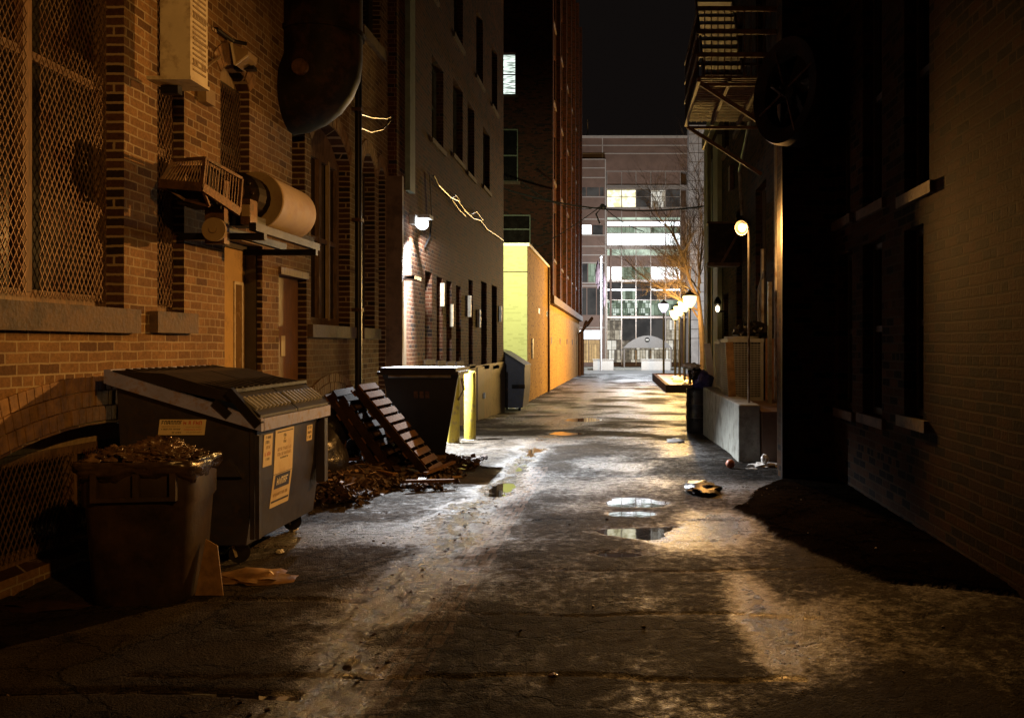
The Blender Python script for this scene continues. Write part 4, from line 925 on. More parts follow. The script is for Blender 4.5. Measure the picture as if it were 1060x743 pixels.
# big dark duct elbow hanging at top
p=thing('exhaust_duct','huge sooty duct elbow hanging from the left wall at the top','duct',(-3.4,10.2,4.0))
g=MB(); cx,cz=-3.28,5.72; pts=[];rs=[]
prof=[]
Yd=10.3
elb=[(-4.02,4.54)]+[( -3.98+.45*math.sin(R(a)), 5.0-.45*math.cos(R(a)) ) for a in (0,15,30,45,60,75,90)]+[(-3.53,6.2),(-3.50,8.5)]
g.tube([(x,Yd,z) for x,z in elb],[.45]*len(elb),36,up=(0,1,0))
g.build('elbow',M['darkmetal'],p,smooth=True)
for z in (5.25,6.8): MB().tube([(-3.53,Yd,z),(-3.53,Yd,z+.06)],.475,28).build('flange',M['darkmetal'],p,smooth=True)
MB().lathe([(0,.03),(.09,.03),(.1,0)],20,Matrix.Translation((xz(311,9.85),9.84,hz(70,9.85)))@Matrix.Rotation(R(90),4,'X')).build('inspection_cap',M['rust'],p)

# ================================================================== DUMPSTER
p=thing('dumpster','navy steel dumpster with lavender rim and black lid at front left','dumpster',(-3.2,7.0,0))
y0,y1=6.30,7.68
g=MB(); body=[(-3.60,.15),(-2.72,.15),(-2.66,.60),(-2.64,1.02),(-3.66,1.34)]
g.prism(body,y0,y1,lambda u,v,a:(u,a,v)); 
o=g.build('body',M['navy'],p); bv=o.modifiers.new('b','BEVEL'); bv.width=.008; bv.segments=1
g=MB() # fork pocket + ribs
g.box(-3.55,-2.78,y0-.035,y0-.002,.66,.70); g.box(-2.685,-2.655,y0-.012,y0-.002,.2,1.0)
g.box(-3.5,-2.85,y1+.002,y1+.12,.62,.78)
g.box(-2.66,-2.585,y1-.10,y1-.02,.42,.97); g.box(-2.655,-2.625,y0+.005,y0+.05,.2,.95)
g.add([(-2.95,y0-.003,.64),(-2.74,y0-.003,.64),(-2.84,y0-.003,.78),(-2.95,y0-.05,.66),(-2.74,y0-.05,.66),(-2.84,y0-.02,.78)],[(0,1,2),(3,5,4),(0,3,4,1),(1,4,5,2),(0,2,5,3)])
g.build('rib',M['navy'],p)
g=MB()
for ya_,yb3 in ((y0-.055,y0-.003),(y1+.003,y1+.05)):
    g.prism([(-2.585,.985),(-2.585,1.075),(-3.70,1.425),(-3.70,1.325)],ya_,yb3,lambda u,v,a:(u,a,v))
g.box(-2.635,-2.583,y0-.003,y1+.003,.985,1.075); g.box(-3.72,-3.67,y0-.05,y1+.05,1.33,1.43)
g.build('rim',M['lavender'],p)
for k,(a,b2) in enumerate(((y0-.03,(y0+y1)/2-.01),((y0+y1)/2+.01,y1+.03))):
    prof=[(-3.68,1.425),(-3.3,1.40),(-2.80,1.26),(-2.60,1.10),(-2.60,1.08),(-2.80,1.19),(-3.68,1.38)]
    g=MB(); g.prism(prof,a,b2,lambda u,v,q_:(u,q_,v))
    n=7
    for j in range(n):
        y=a+.06+(b2-a-.12)*j/(n-1); g.bar((-3.6,y,1.425),(-2.84,y,1.285),.035,.02)
    lid=g.build('lid',M['plastic'],p)
    g=MB(); n=9
    for j in range(n):
        y=a+.05+(b2-a-.10)*j/(n-1); g.bar((-2.745,y,1.225),(-2.64,y,1.145),.022,.02)
    g.build('lip_ribs',M['rib'],lid)
g=MB(); g.bar((-2.80,y0-.03,1.275),(-2.80,y1+.03,1.285),.025); g.bar((-2.82,y0-.045,1.28),(-2.60,y0-.045,1.03),.05,.06); g.bar((-2.81,y0-.05,1.10),(-2.92,y0-.05,1.2),.05,.05); g.build('lid_bar',M['black'],p)
# casters
for x,y in ((-2.82,y0+.12),(-2.86,y1-.12),(-3.5,y0+.12),(-3.5,y1-.12)):
    g=MB(); g.lathe([(0,.02),(.045,.02),(.075,.02),(.075,-.02),(0,-.02)],18,Matrix.Translation((x,y,.078))@Matrix.Rotation(R(90),4,'X')@Matrix.Rotation(R(30),4,'Y')); c=g.build('caster',M['black'],p)
    g=MB(); g.bar((x-.03,y-.045,.15),(x+.0,y-.045,.055),.03,.006); g.bar((x-.03,y+.045,.15),(x,y+.045,.06),.03,.006); g.box(x-.05,x+.03,y-.05,y+.05,.14,.149); g.build('fork',M['whiteenamel'],c)
# stickers -----------------------------------------------------------
def sticker(pl, u0,u1,v0,v1,name,base,rows,shear=0):
    """rows: (v_fraction_top, v_fraction_bottom, u0f, u1f, material, kind)"""
    g=MB(); sh=lambda v:(v-v0)*shear
    def quad(gm,a,b,c,d,d0,d1):
        vs=[pl.to(a+sh(c),c,dd) for dd in (d0,d1)]+[pl.to(b+sh(c),c,dd) for dd in (d0,d1)]+[pl.to(b+sh(d),d,dd) for dd in (d0,d1)]+[pl.to(a+sh(d),d,dd) for dd in (d0,d1)]
        gm.add(vs,[(0,2,4,6),(1,7,5,3),(0,1,3,2),(2,3,5,4),(4,5,7,6),(6,7,1,0)])
    quad(g,u0,u1,v0,v1,.001,.003); st=g.build(name,M[base],p)
    byk={}
    for (t,b_,a,c,mk,kind) in rows:
        gm=byk.setdefault(mk,MB()); vt=v1-(v1-v0)*t; vb=v1-(v1-v0)*b_; ua=u0+(u1-u0)*a; uc=u0+(u1-u0)*c; dd=.0036 if kind!='over' else .0052
        if kind in ('solid',): quad(gm,ua,uc,vb,vt,.0031,.0036)
        else:
            u=ua; h=vt-vb
            while u<uc-.2*h:
                cw=min(h*random.uniform(.5,.75),uc-u); k=random.random(); lo=.0031 if kind!='over' else .0042; th=cw*.28
                quad(gm,u,u+th,vb,vt,lo,dd)
                if k<.7: quad(gm,u+th,u+cw,vt-h*.22,vt,lo,dd)
                if k>.35: quad(gm,u+cw-th,u+cw,vb,vt-h*.22,lo,dd)
                if k<.45 or k>.8: quad(gm,u+th,u+cw-th,vb+h*.35,vb+h*.55,lo,dd)
                u+=cw+h*.18
                if random.random()<.14: u+=h*.5
    for mk,gm in byk.items(): gm.build('lettering',M[mk],st)
    return st
side=PY(y0-.004)
sticker(side,xz(164,6.3),xz(212,6.3),hz(450,6.3),hz(434,6.3),'sticker','paper',
 [(.08,.32,.05,.48,'ink','t'),(.10,.34,.52,.94,'inkred','t'),(.42,.50,.06,.45,'inkbrown','t'),(.58,.68,.06,.47,'ink','t'),(.80,.90,.3,.5,'ink','t'),(.46,.53,.58,.9,'inkbrown','t'),(.62,.69,.55,.92,'inkred','t'),(.80,.87,.6,.94,'inkbrown','t')],shear=.12)
fp=PX(-2.64,1)
class PS:   # slanted front face of the dumpster
    def to(s,u,v,d):
        x=-2.72+(v-.15)/.45*.06 if v<.6 else -2.66+(v-.6)/.42*.02
        return Vector((x+d,u,v))
fs_=PS()
u0=zat(281.5,-2.67); u1=zat(302,-2.66)
sticker(fs_,u0,u1,.615,.955,'sticker','paper',
 [(.05,.075,.1,.95,'ink','solid'),(.12,.19,.44,.58,'ink','t'),(.21,.25,.46,.56,'inkbrown','t'),(.27,.33,.44,.58,'ink','t'),(.42,.50,.15,.88,'inkbrown','t'),(.53,.61,.15,.88,'inkbrown','t'),(.64,.68,.3,.72,'ink','t')],)
sticker(fs_,u0,u1,.355,.61,'sticker','paper',[(.02,.45,.1,.9,'inkblue','solid'),(.12,.34,.2,.8,'paperwhite','over'),(.58,.68,.1,.85,'inkbrown','t'),(.80,.86,.04,.96,'ink','solid')])
sticker(fs_,zat(271,-2.66),zat(280,-2.66),.70,.94,'sticker','paper',[(.05,.14,.2,.8,'ink','t'),(.2,.3,.2,.6,'ink','t'),(.36,.46,.3,.8,'inkbrown','t'),(.55,.68,.15,.85,'inkred','t'),(.74,.82,.3,.7,'ink','t')])
sticker(fs_,zat(317,-2.65),zat(322.5,-2.65),.80,.93,'sticker','paper',[(.06,.26,.15,.85,'ink','t'),(.38,.56,.15,.85,'ink','t'),(.68,.88,.15,.85,'ink','t')])

# trash can in front
cx,cy=-3.03,5.62
p=thing('trash_can','dark battered square trash can heaped with rubbish before the dumpster','trash can',(cx,cy,0))
Mt=Matrix.Translation((cx,cy,0))@Matrix.Rotation(R(8),4,'Z')
g=MB(); g.lathe([(0,.02),(.29,.0),(.30,.02),(.34,.60),(.36,.63),(.36,.83),(.375,.84),(.375,.87),(.35,.88),(.33,.84),(.0,.80)],64,Mt,sq=5); g.build('body',M['can'],p,smooth=True)
g=MB()
for u in (-.20,.04,.25):
    g.box(u-.018,u+.018,-.368,-.335,.655,.825,Mt)
g.box(-.20,.25,-.366,-.335,.655,.68,Mt); g.build('panel_frame',M['can'],p)
# torn liner draped over the rim
def drape(a0,a1,drop,seed,m,nm):
    g=MB(); na,nz=46,16; vs=[]
    for i in range(na+1):
        t=a0+(a1-a0)*i/na
        for j in range(nz+1):
            k=j/nz; z=.895-drop*k*(.75+.5*noise.noise(Vector((t*2.2,seed,0))))
            q_=(abs(math.cos(t))**5+abs(math.sin(t))**5)**(-.2)*.93
            rr=(.385+.02*math.sin(k*3))*q_+.028*noise.noise(Vector((t*9,k*2.5,seed)))+.010*noise.noise(Vector((t*30,k*9,seed)))-.03*k
            vs.append(Mt@Vector((rr*math.cos(t),rr*math.sin(t),z)))
    w=nz+1; g.add(vs,[(i*w+j,(i+1)*w+j,(i+1)*w+j+1,i*w+j+1) for i in range(na) for j in range(nz)]); o=g.build(nm,m,p,smooth='all'); o.modifiers.new('s','SOLIDIFY').thickness=.004
drape(R(150),R(395),.16,3,M['liner'],'liner')
g=MB()
for i in range(9):
    a=random.uniform(0,6.28); r_=.30*math.sqrt(random.random()); s_=random.uniform(.03,.06)
    Mr=Matrix.Translation((cx+r_*math.cos(a),cy+r_*math.sin(a),.95-.1*(r_/.33)+random.uniform(-.02,.02)))@Matrix.Rotation(random.uniform(0,6),4,'Z')@Matrix.Rotation(random.uniform(-.7,.7),4,'X')
    g.box(-s_,s_,-s_*.5,s_*.5,-.003,.003,Mr)
g.blob((cx,cy,.86),(.28,.28,.10),.35,4.5,sub=6,seed=2); g.blob((cx+.14,cy-.08,.90),(.14,.13,.07),.4,5,sub=5,seed=12); g.blob((cx-.14,cy-.1,.89),(.14,.13,.07),.4,5,sub=5,seed=15); g.blob((cx+.0,cy+.1,.93),(.14,.13,.07),.4,5,sub=5,seed=18); o=g.build('rubbish',M['trash'],smooth='all'); tag(o,'matted rubbish heaped on top of the dark trash can','rubbish')
g=MB(); g.blob((cx-.31,cy-.10,.74),(.07,.10,.17),.35,3,seed=6); g.blob((cx-.25,cy-.12,.88),(.12,.12,.04),.5,3,seed=7); o=g.build('plastic_bag',M['bagclear'],smooth='all'); tag(o,'wrinkled clear plastic bag hanging over the left rim of the trash can','bag')
g=MB(); g.prism([(0,0),(.18,0),(.10,.30),(.02,.34)],0,.01,lambda u,v,a:(cx+.30+u,cy-.05+a+.3*v,v)); o=g.build('cardboard_piece',M['cardboard']); tag(o,'pale cardboard scrap propped between trash can and dumpster wheel','cardboard')
def flat(name,c,r,label,m,h=.03,seed=0,cat='litter',amp=.5,fr=2.2):
    g=MB(); zc=float(gh(np.array(c[0]),np.array(c[1]))); g.blob((c[0],c[1],zc+h*.25),(r[0],r[1],h),amp,fr,seed=seed); o=g.build(name,m,smooth=True); return tag(o,label,cat)
flat('cardboard_piece',(xz(262,5.95),5.98),(.27,.16,1),'soggy flattened cardboard on the ground beside the dumpster wheel',M['cardboard'],h=.045,seed=3,cat='cardboard')
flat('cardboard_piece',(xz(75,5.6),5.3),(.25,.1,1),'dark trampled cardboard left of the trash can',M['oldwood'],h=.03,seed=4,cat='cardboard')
flat('paper_scrap',(xz(321,8.0),7.6),(.035,.05,1),'small white cup lying right of the dumpster',M['whitebag'],h=.03,seed=5)
flat('paper_scrap',(xz(282,6.6),6.75),(.03,.03,1),'tiny white scrap under the front of the dumpster',M['whitebag'],h=.02,seed=6)
Z=F*1.75/(463-VY)*1.02
flat('plastic_bag',(xz(699,15.3),15.3),(.16,.16,1),'crumpled white plastic bag lying on the wet asphalt before the drum',M['whitebag'],h=.05,seed=7,cat='bag')
flat('plastic_bag',(xz(790,11.7),11.6),(.20,.14,1),'white litter heap between concrete wall and dark pier',M['whitebag'],h=.04,seed=8)
g=MB().blob((xz(791,11.6),11.55,.10),(.055,.055,.06),.25,2,seed=3); o=g.build('paper_cup',M['whitebag'],smooth=True); tag(o,'white crumpled cup standing on the litter heap','cup')
flat('wrapper',(xz(775,11.6),11.35),(.07,.03,1),'thin pale wrapper beside the orange ball',M['snow'],h=.012,seed=9)
o=MB().blob((xz(756,11.4),11.4,.055),(.06,.06,.06),.08,2,seed=1).build('ball',M['pink'],smooth='all'); tag(o,'small reddish ball lying at the foot of the concrete wall','ball')
flat('rag',(xz(727,9.6),9.55),(.20,.28,1),'black soaked rag heap in the middle right of the alley',M['tarred'],h=.09,seed=10,cat='rag')
flat('leaf_scrap',(xz(572,4.2),4.22),(.022,.025,1),'little brown scrap at the bottom edge of the asphalt',M['cardboard'],h=.012,seed=11)
flat('plank',(xz(340,9.9),9.6),(.42,.22,1),'broken grey slab edge lying between dumpster and rubble',M['concrete'],h=.03,seed=12,amp=.15,cat='slab')

# black plastic rear bin -------------------------------------------------
Zb=12.0; zg=0.0
p=thing('rolling_bin','tall black plastic bin with tapering sides before the bright patch','bin',(-2.8,12.4,0))
xl,xr=xz(396,Zb),xz(475,Zb); ztop=hz(388,Zb)
g=MB(); vs=[]
for (x0_,x1_,ya_,yb4,z) in ((xl+.18,xz(459,Zb),Zb+.1,Zb+.66,.10),(xl+.02,xr-.02,Zb,Zb+.80,ztop-.06),(xl,xr,Zb-.02,Zb+.82,ztop)):
    vs+=[(x0_,ya_,z),(x1_,ya_,z),(x1_-.13,yb4,z),(x0_,yb4,z)]
fs=[(0,1,2,3)[::-1]]+[(4*k+i,4*k+(i+1)%4,4*k+4+(i+1)%4,4*k+4+i) for k in (0,1) for i in range(4)]+[(8,9,10,11)]
g.add(vs,fs); g.build('body',M['plastic'],p)
g=MB(); g.box(xl-.06,xr+.0,Zb-.06,Zb+.80,ztop,ztop+.045); g.box(xl-.03,xr-.04,Zb-.02,Zb+.76,ztop+.045,ztop+.10); g.build('lid',M['plastic'],p)
g=MB(); g.tube([(xl+.1,Zb-.07,ztop-.02),(xr-.1,Zb-.07,ztop-.02)],.02,8); g.tube([(xr+.03,Zb+.05,ztop-.05),(xr+.06,Zb+.05,ztop-.2),(xr-.02,Zb+.05,ztop-.35)],.018,8); g.build('handle',M['galv'],p)
g=MB(); 
for k in range(3): g.box(xz(428+6*k,Zb),xz(432+6*k,Zb),Zb+.015,Zb+.028,hz(412,Zb),hz(405,Zb))
g.build('marking',M['rust'],p)
for x in (xl+.3,xr-.45): MB().lathe([(0,.04),(.1,.04),(.1,-.04),(0,-.04)],18,Matrix.Translation((x,Zb+.2,.1))@Matrix.Rotation(R(90),4,'Y')).build('wheel',M['black'],p)
# plastic sack pile left behind (dark bags against wall)
for i,(x,y,z,r_) in enumerate(((-3.55,9.0,.30,.34),(-3.5,9.9,.33,.36),(-3.62,10.6,.55,.30),(-3.6,11.4,.35,.36))):
    g=MB(); g.blob((x,y,z),(r_,r_*1.1,r_*.95),.3,1.6,seed=30+i); o=g.build('trash_bag',M['tarred'],smooth='all'); tag(o,['black trash bag directly behind the dumpster','black trash bag beneath the pallets','black trash bag on top of the heap by the brick wall','black trash bag behind the leaning pallets'][i],'bag','black trash bags along the left wall')

# pallets ------------------------------------------------------------------
def pallet_local(name,label,W=.62,L=1.30,ns=11,dm='pallet'):
    p=thing(name,label,'pallet',(0,0,0),'wooden pallets leaning by the black bin')
    g=MB()
    for k in range(ns):
        x=L*k/(ns-1)-.04+random.uniform(-.008,.008); g.box(x,x+.085,-.01+random.uniform(0,.02),W+random.uniform(-.02,.01),.055,.075)
    g.build('deck_boards',M[dm],p,local=True)
    g=MB()
    for k in range(5): x=L*k/4-.04; g.box(x,x+.09,0,W,-.055,-.037)
    g.build('bottom_boards',M['pallet'],p,local=True)
    for y in (.0,W/2-.02,W-.04): MB().box(-.02,L+.02,y,y+.04,-.036,.054).build('stringer',M['oldwood'],p,local=True)
    return p
# local x runs up the slope, y along the alley, z is the face normal (towards the alley)
def place_p(p,xb,yb,ang,rz=0,zb=.06):
    p.location=(xb,yb,zb); p.rotation_mode='QUATERNION'
    q0=Matrix(((-math.cos(ang),0,math.sin(ang)),(0,-1,0),(math.sin(ang),0,math.cos(ang)))).to_quaternion()
    from mathutils import Quaternion
    p.rotation_quaternion=Quaternion((0,0,1),rz)@q0
pp=pallet_local('pallet','outermost wooden pallet with orange slats leaning toward the black bin')
place_p(pp,-2.33,11.05,R(50),R(-2))
pp2=pallet_local('pallet','second pallet standing in the shadow behind the outermost one',W=.9,L=1.08,ns=9,dm='oldwood'); place_p(pp2,-2.68,11.25,R(54),R(-2))  # deck darkened so its colour carries the shade by the bin
for k,(xb,yb,an,rz,lab) in enumerate(((-2.95,11.3,58,3,'third pallet, close to the brick wall behind the others'),)):
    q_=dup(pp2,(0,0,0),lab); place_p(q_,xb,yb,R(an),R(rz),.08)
# loose timbers
tim=[((340,470,10.6),(375,398,11.2)),((352,478,10.3),(362,400,11.4)),((372,478,10.4),(398,495,9.9)),((330,480,9.8),(372,474,10.6)),((375,484,10.2),(408,491,10.0)),((400,468,10.9),(412,488,10.2)),((318,462,9.6),(345,456,10.4)),((440,490,10.2),(470,478,10.8)),((328,492,9.6),(352,486,9.9)),((420,498,9.6),(470,497,9.8))]
labs=['long dark timber leaning behind the pallets','upright split timber against the brick wall','short batten on the ground below the pallets','bent plank sticking out of the heap beside the dumpster','thin pale batten at the front of the rubble','stubby broken post before the outermost pallet','plank end resting on the bags behind the dumpster','loose board at the foot of the black bin','plank scrap nearest the dumpster','low timber at the edge of the bin shadow']
for (a,b2),lab in zip(tim,labs):
    A_=Vector((xz(a[0],a[2]),a[2],max(.04,hz(a[1],a[2])))); B_=Vector((xz(b2[0],b2[2]),b2[2],max(.04,hz(b2[1],b2[2]))))
    o=MB().bar(A_,B_,random.uniform(.05,.10),.03).build('timber',random.choice([M['oldwood'],M['pallet']])); tag(o,lab,'timber','loose timbers in the rubble')
# rubble heap
g=MB()
for i in range(2600):
    t=random.random(); Y=random.uniform(8.7,12.4); X=random.gauss(-2.95+.12*(Y-9),.38); 
    if X>-1.9 or X<-3.85: continue
    if X>-2.6 and Y<9.6: continue
    hh=.18*math.exp(-((X+3.1)/.5)**2); z=random.uniform(0,hh)+.02; s_=random.choice((random.uniform(.008,.025),random.uniform(.012,.05)))
    Mr=Matrix.Translation((X,Y,z))@Matrix.Rotation(random.uniform(0,6),4,'Z')@Matrix.Rotation(random.uniform(-1,1),4,'X')@Matrix.Rotation(random.uniform(-1,1),4,'Y')
    g.box(-s_,s_,-s_*random.uniform(.3,1),s_*.6,-s_*.3,s_*.25,Mr)
g.blob((-3.15,10.4,.0),(.6,1.5,.2),.4,3,seed=44); o=g.build('rubble',M['rubble']); tag(o,'heap of brick rubble, splinters and leaves below the pallets','rubble',kind='stuff')
g=MB()
for i in range(70):
    Y=random.uniform(8.8,12.0); X=random.gauss(-2.95+.12*(Y-9),.36)
    if X>-1.9 or X<-3.8 or (X>-2.6 and Y<9.6): continue
    s_=random.uniform(.02,.08); Mr=Matrix.Translation((X,Y,.04+.2*math.exp(-((X+3.1)/.5)**2)))@Matrix.Rotation(random.uniform(0,6),4,'Z')@Matrix.Rotation(random.uniform(-.9,.9),4,'X')
    g.box(-s_,s_,-s_*.6,s_*.6,-.003,.003,Mr)
o=g.build('paper_litter',M['cardboard']); tag(o,'torn cardboard and paper bits strewn over the rubble heap','litter',kind='stuff')
g=MB()
for i in range(900):
    side_=random.random()
    if side_<.4: X=random.gauss(-1.38,.16); Y=random.uniform(3,13)
    elif side_<.7: X=1.25+abs(random.gauss(0,.25)); Y=random.uniform(9,16.5)
    else: X=random.uniform(-3.6,2.3); Y=random.uniform(3,14)
    z=float(gh(np.array(X),np.array(Y))); s_=random.choice((random.uniform(.002,.005),random.uniform(.002,.005),random.uniform(.004,.011)))
    Mr=Matrix.Translation((X,Y,z+s_*.4))@Matrix.Rotation(random.uniform(0,6),4,'Z')@Matrix.Rotation(random.uniform(-.5,.5),4,'X')
    g.box(-s_,s_,-s_*.6,s_*.7,-s_*.5,s_*.4,Mr)
o=g.build('grit',M['rubble']); tag(o,'grit, pebbles and leaf scraps scattered over the alley','grit',kind='stuff')

# bollards -------------------------------------------------------------------
def bollard(x,Y,ytop,label,lean=0):
    zb=float(gh(np.array(x),np.array(Y)))-.02; p=thing('bollard',label,'bollard',(x,Y,zb),'yellow steel bollards by the lamp wall')
    hgt=hz(ytop,Y)-zb
    MB().lathe([(0,0),(.105,0),(.105,hgt-.03),(.09,hgt-.005),(.0,hgt+.01)],24).build('post',M['bollard'],p,smooth=True,local=True)
    MB().lathe([(.107,.0),(.16,.0),(.15,.02),(.107,.03)],20).build('base_collar',M['concrete'],p,local=True)
    return p
bollard(xz(486.5,15.75),15.75,384,'upright pale yellow bollard right of the black bin')
b2_=bollard(xz(469.5,15.1),15.1,388,'darker yellow bollard half hidden by the black bin')
# rear dumpster against yellow wall
p=thing('dumpster','black slant-lidded dumpster against the yellow end wall','dumpster',(-3.7,29,-.5))
zb=-.50
Za=28.1
xa,xb=xz(508,Za),xz(541,30.5)
prof=[(xz(500,Za)-.6,hz(355,Za)),(xz(521,Za),hz(366,Za)),(xz(543,Za),hz(380,Za)),(xz(543,Za),hz(400,Za)),(xz(541,Za),-.40),(xz(500,Za)-.6,-.40)]
MB().prism(prof,Za,Za+1.8,lambda u,v,a:(u,a,v)).build('body',M['navy'],p)
MB().prism([(u+.02,v+.0) for u,v in prof[:3]]+[(u+.02,v+.07) for u,v in prof[:3][::-1]],Za-.04,Za+1.85,lambda u,v,a:(u,a,v)).build('lid',M['plastic'],p)
g=MB().box(xz(530,Za),xz(543.5,Za),Za-.05,Za-.003,hz(402,Za),hz(398,Za)); g.box(xz(524,Za),xz(526,Za),Za-.04,Za-.003,-.45,hz(385,Za)); g.build('rib',M['darkmetal'],p)
for x in (505,537): MB().lathe([(0,.04),(.09,.04),(.09,-.04),(0,-.04)],14,Matrix.Translation((xz(x,Za),Za+.3,-.42))@Matrix.Rotation(R(90),4,'Y')).build('wheel',M['black'],p)

# planter + lanterns + tree ------------------------------------------------------
p=thing('planter','long low timber planter under the street lanterns','planter',(2.9,50,-.75))
g=MB(); g.box(2.15,2.35,42,60,-.9,-.28); g.box(2.35,4.2,42,42.2,-.9,-.28); g.box(4.2,4.4,42,60,-.9,-.28); g.box(2.35,4.2,59.8,60,-.9,-.28); g.build('border',M['oldwood'],p)
MB().box(2.35,4.2,42.2,59.8,-.85,-.36).build('soil',M['cardboard'],p)
g=MB()
for k in range(7): g.blob((random.uniform(2.6,3.8),random.uniform(42.6,52),-.3),(random.uniform(.15,.35),random.uniform(.2,.5),.12),.4,2,sub=2,seed=k)
o=g.build('snow_patches',M['snow']); tag(o,'old snow patches lying in the timber planter','snow',kind='stuff')
M['lampY']=emis('lantern_glow',(1.0,.74,.30),3.2); M['lampC']=emis('lantern_cool',(.90,.78,1.0),2)
def lantern(x,Y,ylamp,label,glass,k=1.0):
    X=xz(x,Y); zb=-.9; zl=hz(ylamp,Y); p=thing('street_lantern',label,'street lamp',(X,Y,zb),'street lanterns by the planter'); h=zl-zb
    MB().lathe([(0,0),(.16,0),(.14,.3),(.08,.45),(.06,h-.45),(.10,h-.4),(.05,h-.36)],12).build('post',M['black'],p,local=True)
    MB().lathe([(.12,h-.38),(.31,h-.1),(.37,h+.2),(.26,h+.24),(0,h+.26)],10).build('glass',glass,p,local=True,smooth=True)
    g=MB().lathe([(.34,h+.24),(.26,h+.34),(.08,h+.46),(.03,h+.56),(0,h+.6)],10)
    for a in range(4): g.bar((.11*math.cos(a*1.57),.11*math.sin(a*1.57),h-.35),(.26*math.cos(a*1.57),.26*math.sin(a*1.57),h+.22),.02)
    g.build('cap',M['black'],p,local=True); return X,Y,zl
lamps=[]
for (x_,Y_,y_,lb) in ((699,56,325,'farthest and lowest of the row of glaring yellow lanterns'),(703.5,52,321,'second from left in the row of glaring yellow lanterns'),(708.5,48,316,'third from left in the row of glaring yellow lanterns'),(714,44.5,311,'tallest and nearest of the row of glaring yellow lanterns')):
    lamps.append(lantern(x_,Y_,y_,lb,M['lampY']))
lantern(687,62,318,'small violet white lantern left of the glaring ones',M['lampC'])
# bare tree
def tree():
    p=thing('bare_tree','leafless tree with thin twigs spreading over the lanterns','tree',(xz(727,46),46,-.8))
    tr=MB(); tw=MB(); rnd=random.Random(5)
    X0=xz(727,46)
    tr.tube([(X0,46,-.9),(X0+.05,46,1.0),(X0-.05,46,2.6),(X0-.2,46,4.2)],[.22,.17,.14,.10],8)
    def br(p0,d,L,r,lv):
        d=d.normalized(); n=4; pts=[p0]; q=p0.copy()
        for i in range(n):
            d=(d+Vector((rnd.uniform(-.25,.25),rnd.uniform(-.25,.25),rnd.uniform(-.12,.2)))).normalized(); q=q+d*L/n; pts.append(q.copy())
        (tr if lv==0 else tw).tube(pts,[r*(1-.65*i/n) for i in range(n+1)],5 if lv<2 else 3,cap=False)
        if lv<4:
            for i in range(1,n+1):
                for _ in range(2 if lv<3 else 1):
                    dd=(d+Vector((rnd.uniform(-1,1),rnd.uniform(-1,1),rnd.uniform(-.5,.7)))).normalized()
                    br(pts[i],dd,L*rnd.uniform(.45,.7),r*.42,lv+1)
    for k in range(5):
        z=2.9+.5*k; br(Vector((X0-.1,46,z)),Vector((-1.0+rnd.uniform(-.2,.7),rnd.uniform(-.6,.6),rnd.uniform(.1,1.2))),rnd.uniform(2.0,3.6),.055,0)
    br(Vector((X0-.2,46,4.1)),Vector((-.3,0,1)),4.0,.09,0); br(Vector((X0-.2,46,4.1)),Vector((.3,.2,1)),4.6,.08,0)
    tr.build('trunk',M['bark'],p,smooth=True); tw.build('twigs',M['bark'],p)
tree()
# overhead cables
def ocable(a,b2,sag,label,r_=.02,Y0=38,Y1=38):
    o=MB().tube(catenary((xz(a[0],Y0),Y0,hz(a[1],Y0)),(xz(b2[0],Y1),Y1,hz(b2[1],Y1)),sag),r_,5).build('overhead_cable',M['cable']); tag(o,label,'cable','overhead cables across the alley')
ocable((500,188),(760,208),.8,'thickest overhead cable crossing the whole alley',.035)
ocable((540,265),(623,213),.1,'overhead cable rising from the yellow roof to the cable knot',.02)
ocable((623,213),(667,240),.15,'short overhead cable dropping right from the cable knot',.02)
ocable((540,188),(623,214),.5,'thin overhead cable along the red brick pilasters',.018)
o=MB().blob((xz(624,38),37.95,hz(214,38)),(.14,.1,.1),.5,2,seed=3).tube([(xz(624,38),37.9,hz(214,38)),(xz(617,38),37.9,hz(222,38)),(xz(621,38),37.9,hz(232,38))],.04,6).build('cable_splice',M['cable']); tag(o,'black cable knot hanging in the middle of the overhead cables','cable joint')
# roof antenna
o=MB().tube([(q(607),104,qz(141)),(q(607),104,qz(115))],.05,6).build('antenna',M['joint']); tag(o,'thin antenna on the office building roof','antenna')

# ================================================================== LIGHT
def lamp(kind,loc,power,col,size=.1,target=None,spot=None,blend=.5):
    l=bpy.data.lights.new('light',kind); l.energy=power; l.color=col
    l.shadow_soft_size=size
    o=bpy.data.objects.new('lamp_light',l); C.objects.link(o); o.location=loc
    if target is not None: o.rotation_euler=(Vector(target)-Vector(loc)).to_track_quat('-Z','Y').to_euler()
    if spot: l.spot_size=R(spot); l.spot_blend=blend
    return o
P_SOD,P_NEAR,P_WHT,P_LAN,P_YEL,P_STR=1450,820,15500,2500,2400,8000
lamp('SPOT',(LX-.10,LYs-.12,LZs-.04),P_SOD,(1.0,.46,.11),.05,target=(-2.0,4.6,.6),spot=108,blend=1.0)
lamp('SPOT',(-3.60,LY-.02,LZ-.16),P_WHT,(.90,.95,1.0),.04,target=(-2.6,LY-1.7,0),spot=90,blend=1.0)
NX,NY,NZ=2.2,0.0,4.6
lamp('SPOT',(NX,NY,NZ),P_NEAR,(1.0,.46,.10),.09,target=(-3.9,7.4,2.8),spot=62,blend=1.0)
lamp('SPOT',(-3.58,LY,LZ-.14),420,(.90,.95,1.0),.06,target=(-3.5,LY,0),spot=120,blend=.8)
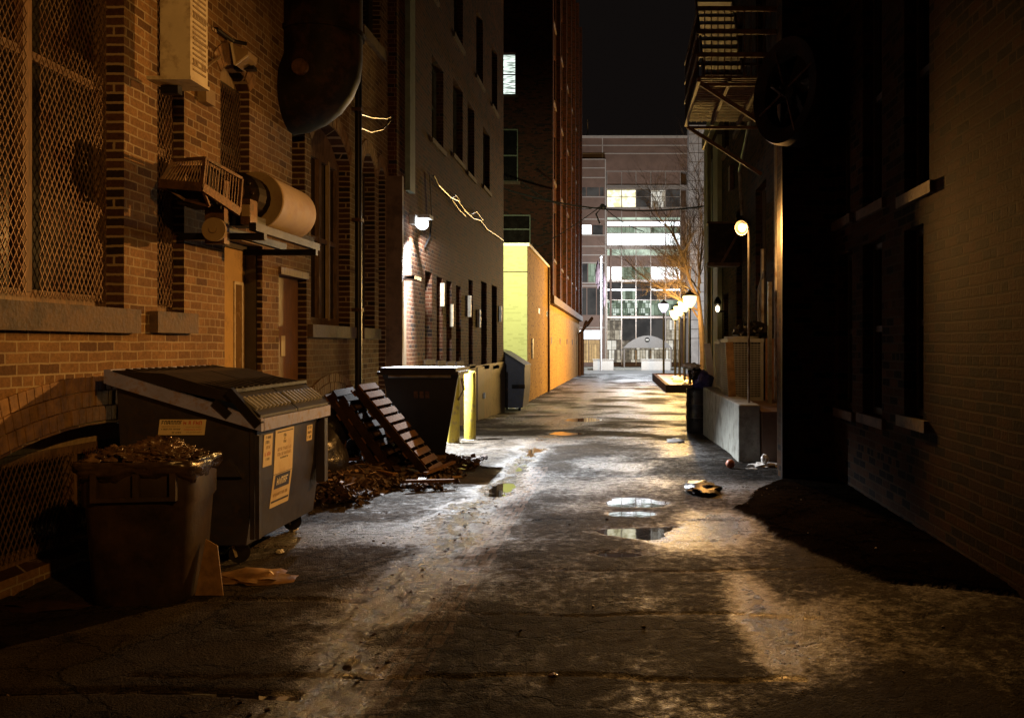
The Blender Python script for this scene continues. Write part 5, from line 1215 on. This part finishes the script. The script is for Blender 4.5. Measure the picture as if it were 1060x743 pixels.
lamp('SPOT',(-3.54,LY+.22,LZ-.10),650,(.92,.95,1.0),.05,target=(-3.66,21.0,1.7),spot=52,blend=.5)
lamp('POINT',(LX-.13,LYs-.02,LZs-.10),50,(1.0,.50,.15),.04)
p=thing('wall_lamp','sodium wall lamp on the right wall just behind the viewer','lamp',(2.55,0,4.7)); MB().box(2.3,2.55,-.1,.1,4.68,4.78).box(2.2,2.34,-.14,.14,4.66,4.76).build('housing',M['acgrey'],p)
for (X,Y,Z) in lamps: lamp('POINT',(X-.5,Y-.1,Z-.1),P_LAN,(1.0,.58,.15),.12)
lamp('POINT',(xz(687,62)-.42,62,hz(316,62)),900,(.9,.85,1.0),.2)
lamp('SPOT',(-4.6,28.2,5.6),P_YEL,(1.0,.98,.52),.1,target=(-4.6,33.4,1.5),spot=150,blend=.6)
lamp('POINT',(1.0,86,7.5),P_STR,(.88,.93,1.0),.4)
# fixture behind the corner that lights the yellow wall
p=thing('wall_lamp','lamp behind the far corner shining on the yellow wall','lamp',(-4.6,27.75,5.6)); MB().box(-4.72,-4.48,27.72,28.0,5.62,5.75).build('housing',M['acgrey'],p); MB().box(-4.7,-4.5,27.85,27.98,5.58,5.615).build('lens',M['lampW'],p)
# the cool point light over the far street is added, without a fixture
w=bpy.data.worlds.new('World'); sc.world=w; w.use_nodes=True; nt=w.node_tree
bg=nt.nodes['Background']; bg.inputs[0].default_value=(.62,.48,.44,1); bg.inputs[1].default_value=.0075
# ------------------------------------------------------------------ camera
cd=bpy.data.cameras.new('camera'); cam=bpy.data.objects.new('camera',cd); C.objects.link(cam); sc.camera=cam
cam.location=(0,0,1.6); cam.rotation_euler=(R(90),0,0); cd.sensor_width=36; cd.lens=F/1060*36
cd.shift_x=-(VX-530)/1060; cd.shift_y=(VY-371.5)/1060; cd.clip_start=.05; cd.clip_end=2000
sc.view_settings.view_transform='Standard'; sc.view_settings.look='None'; sc.view_settings.exposure=0; sc.view_settings.gamma=1
sc.cycles.use_denoising=True; sc.cycles.max_bounces=6; sc.cycles.sample_clamp_indirect=1.5; sc.cycles.sample_clamp_direct=12
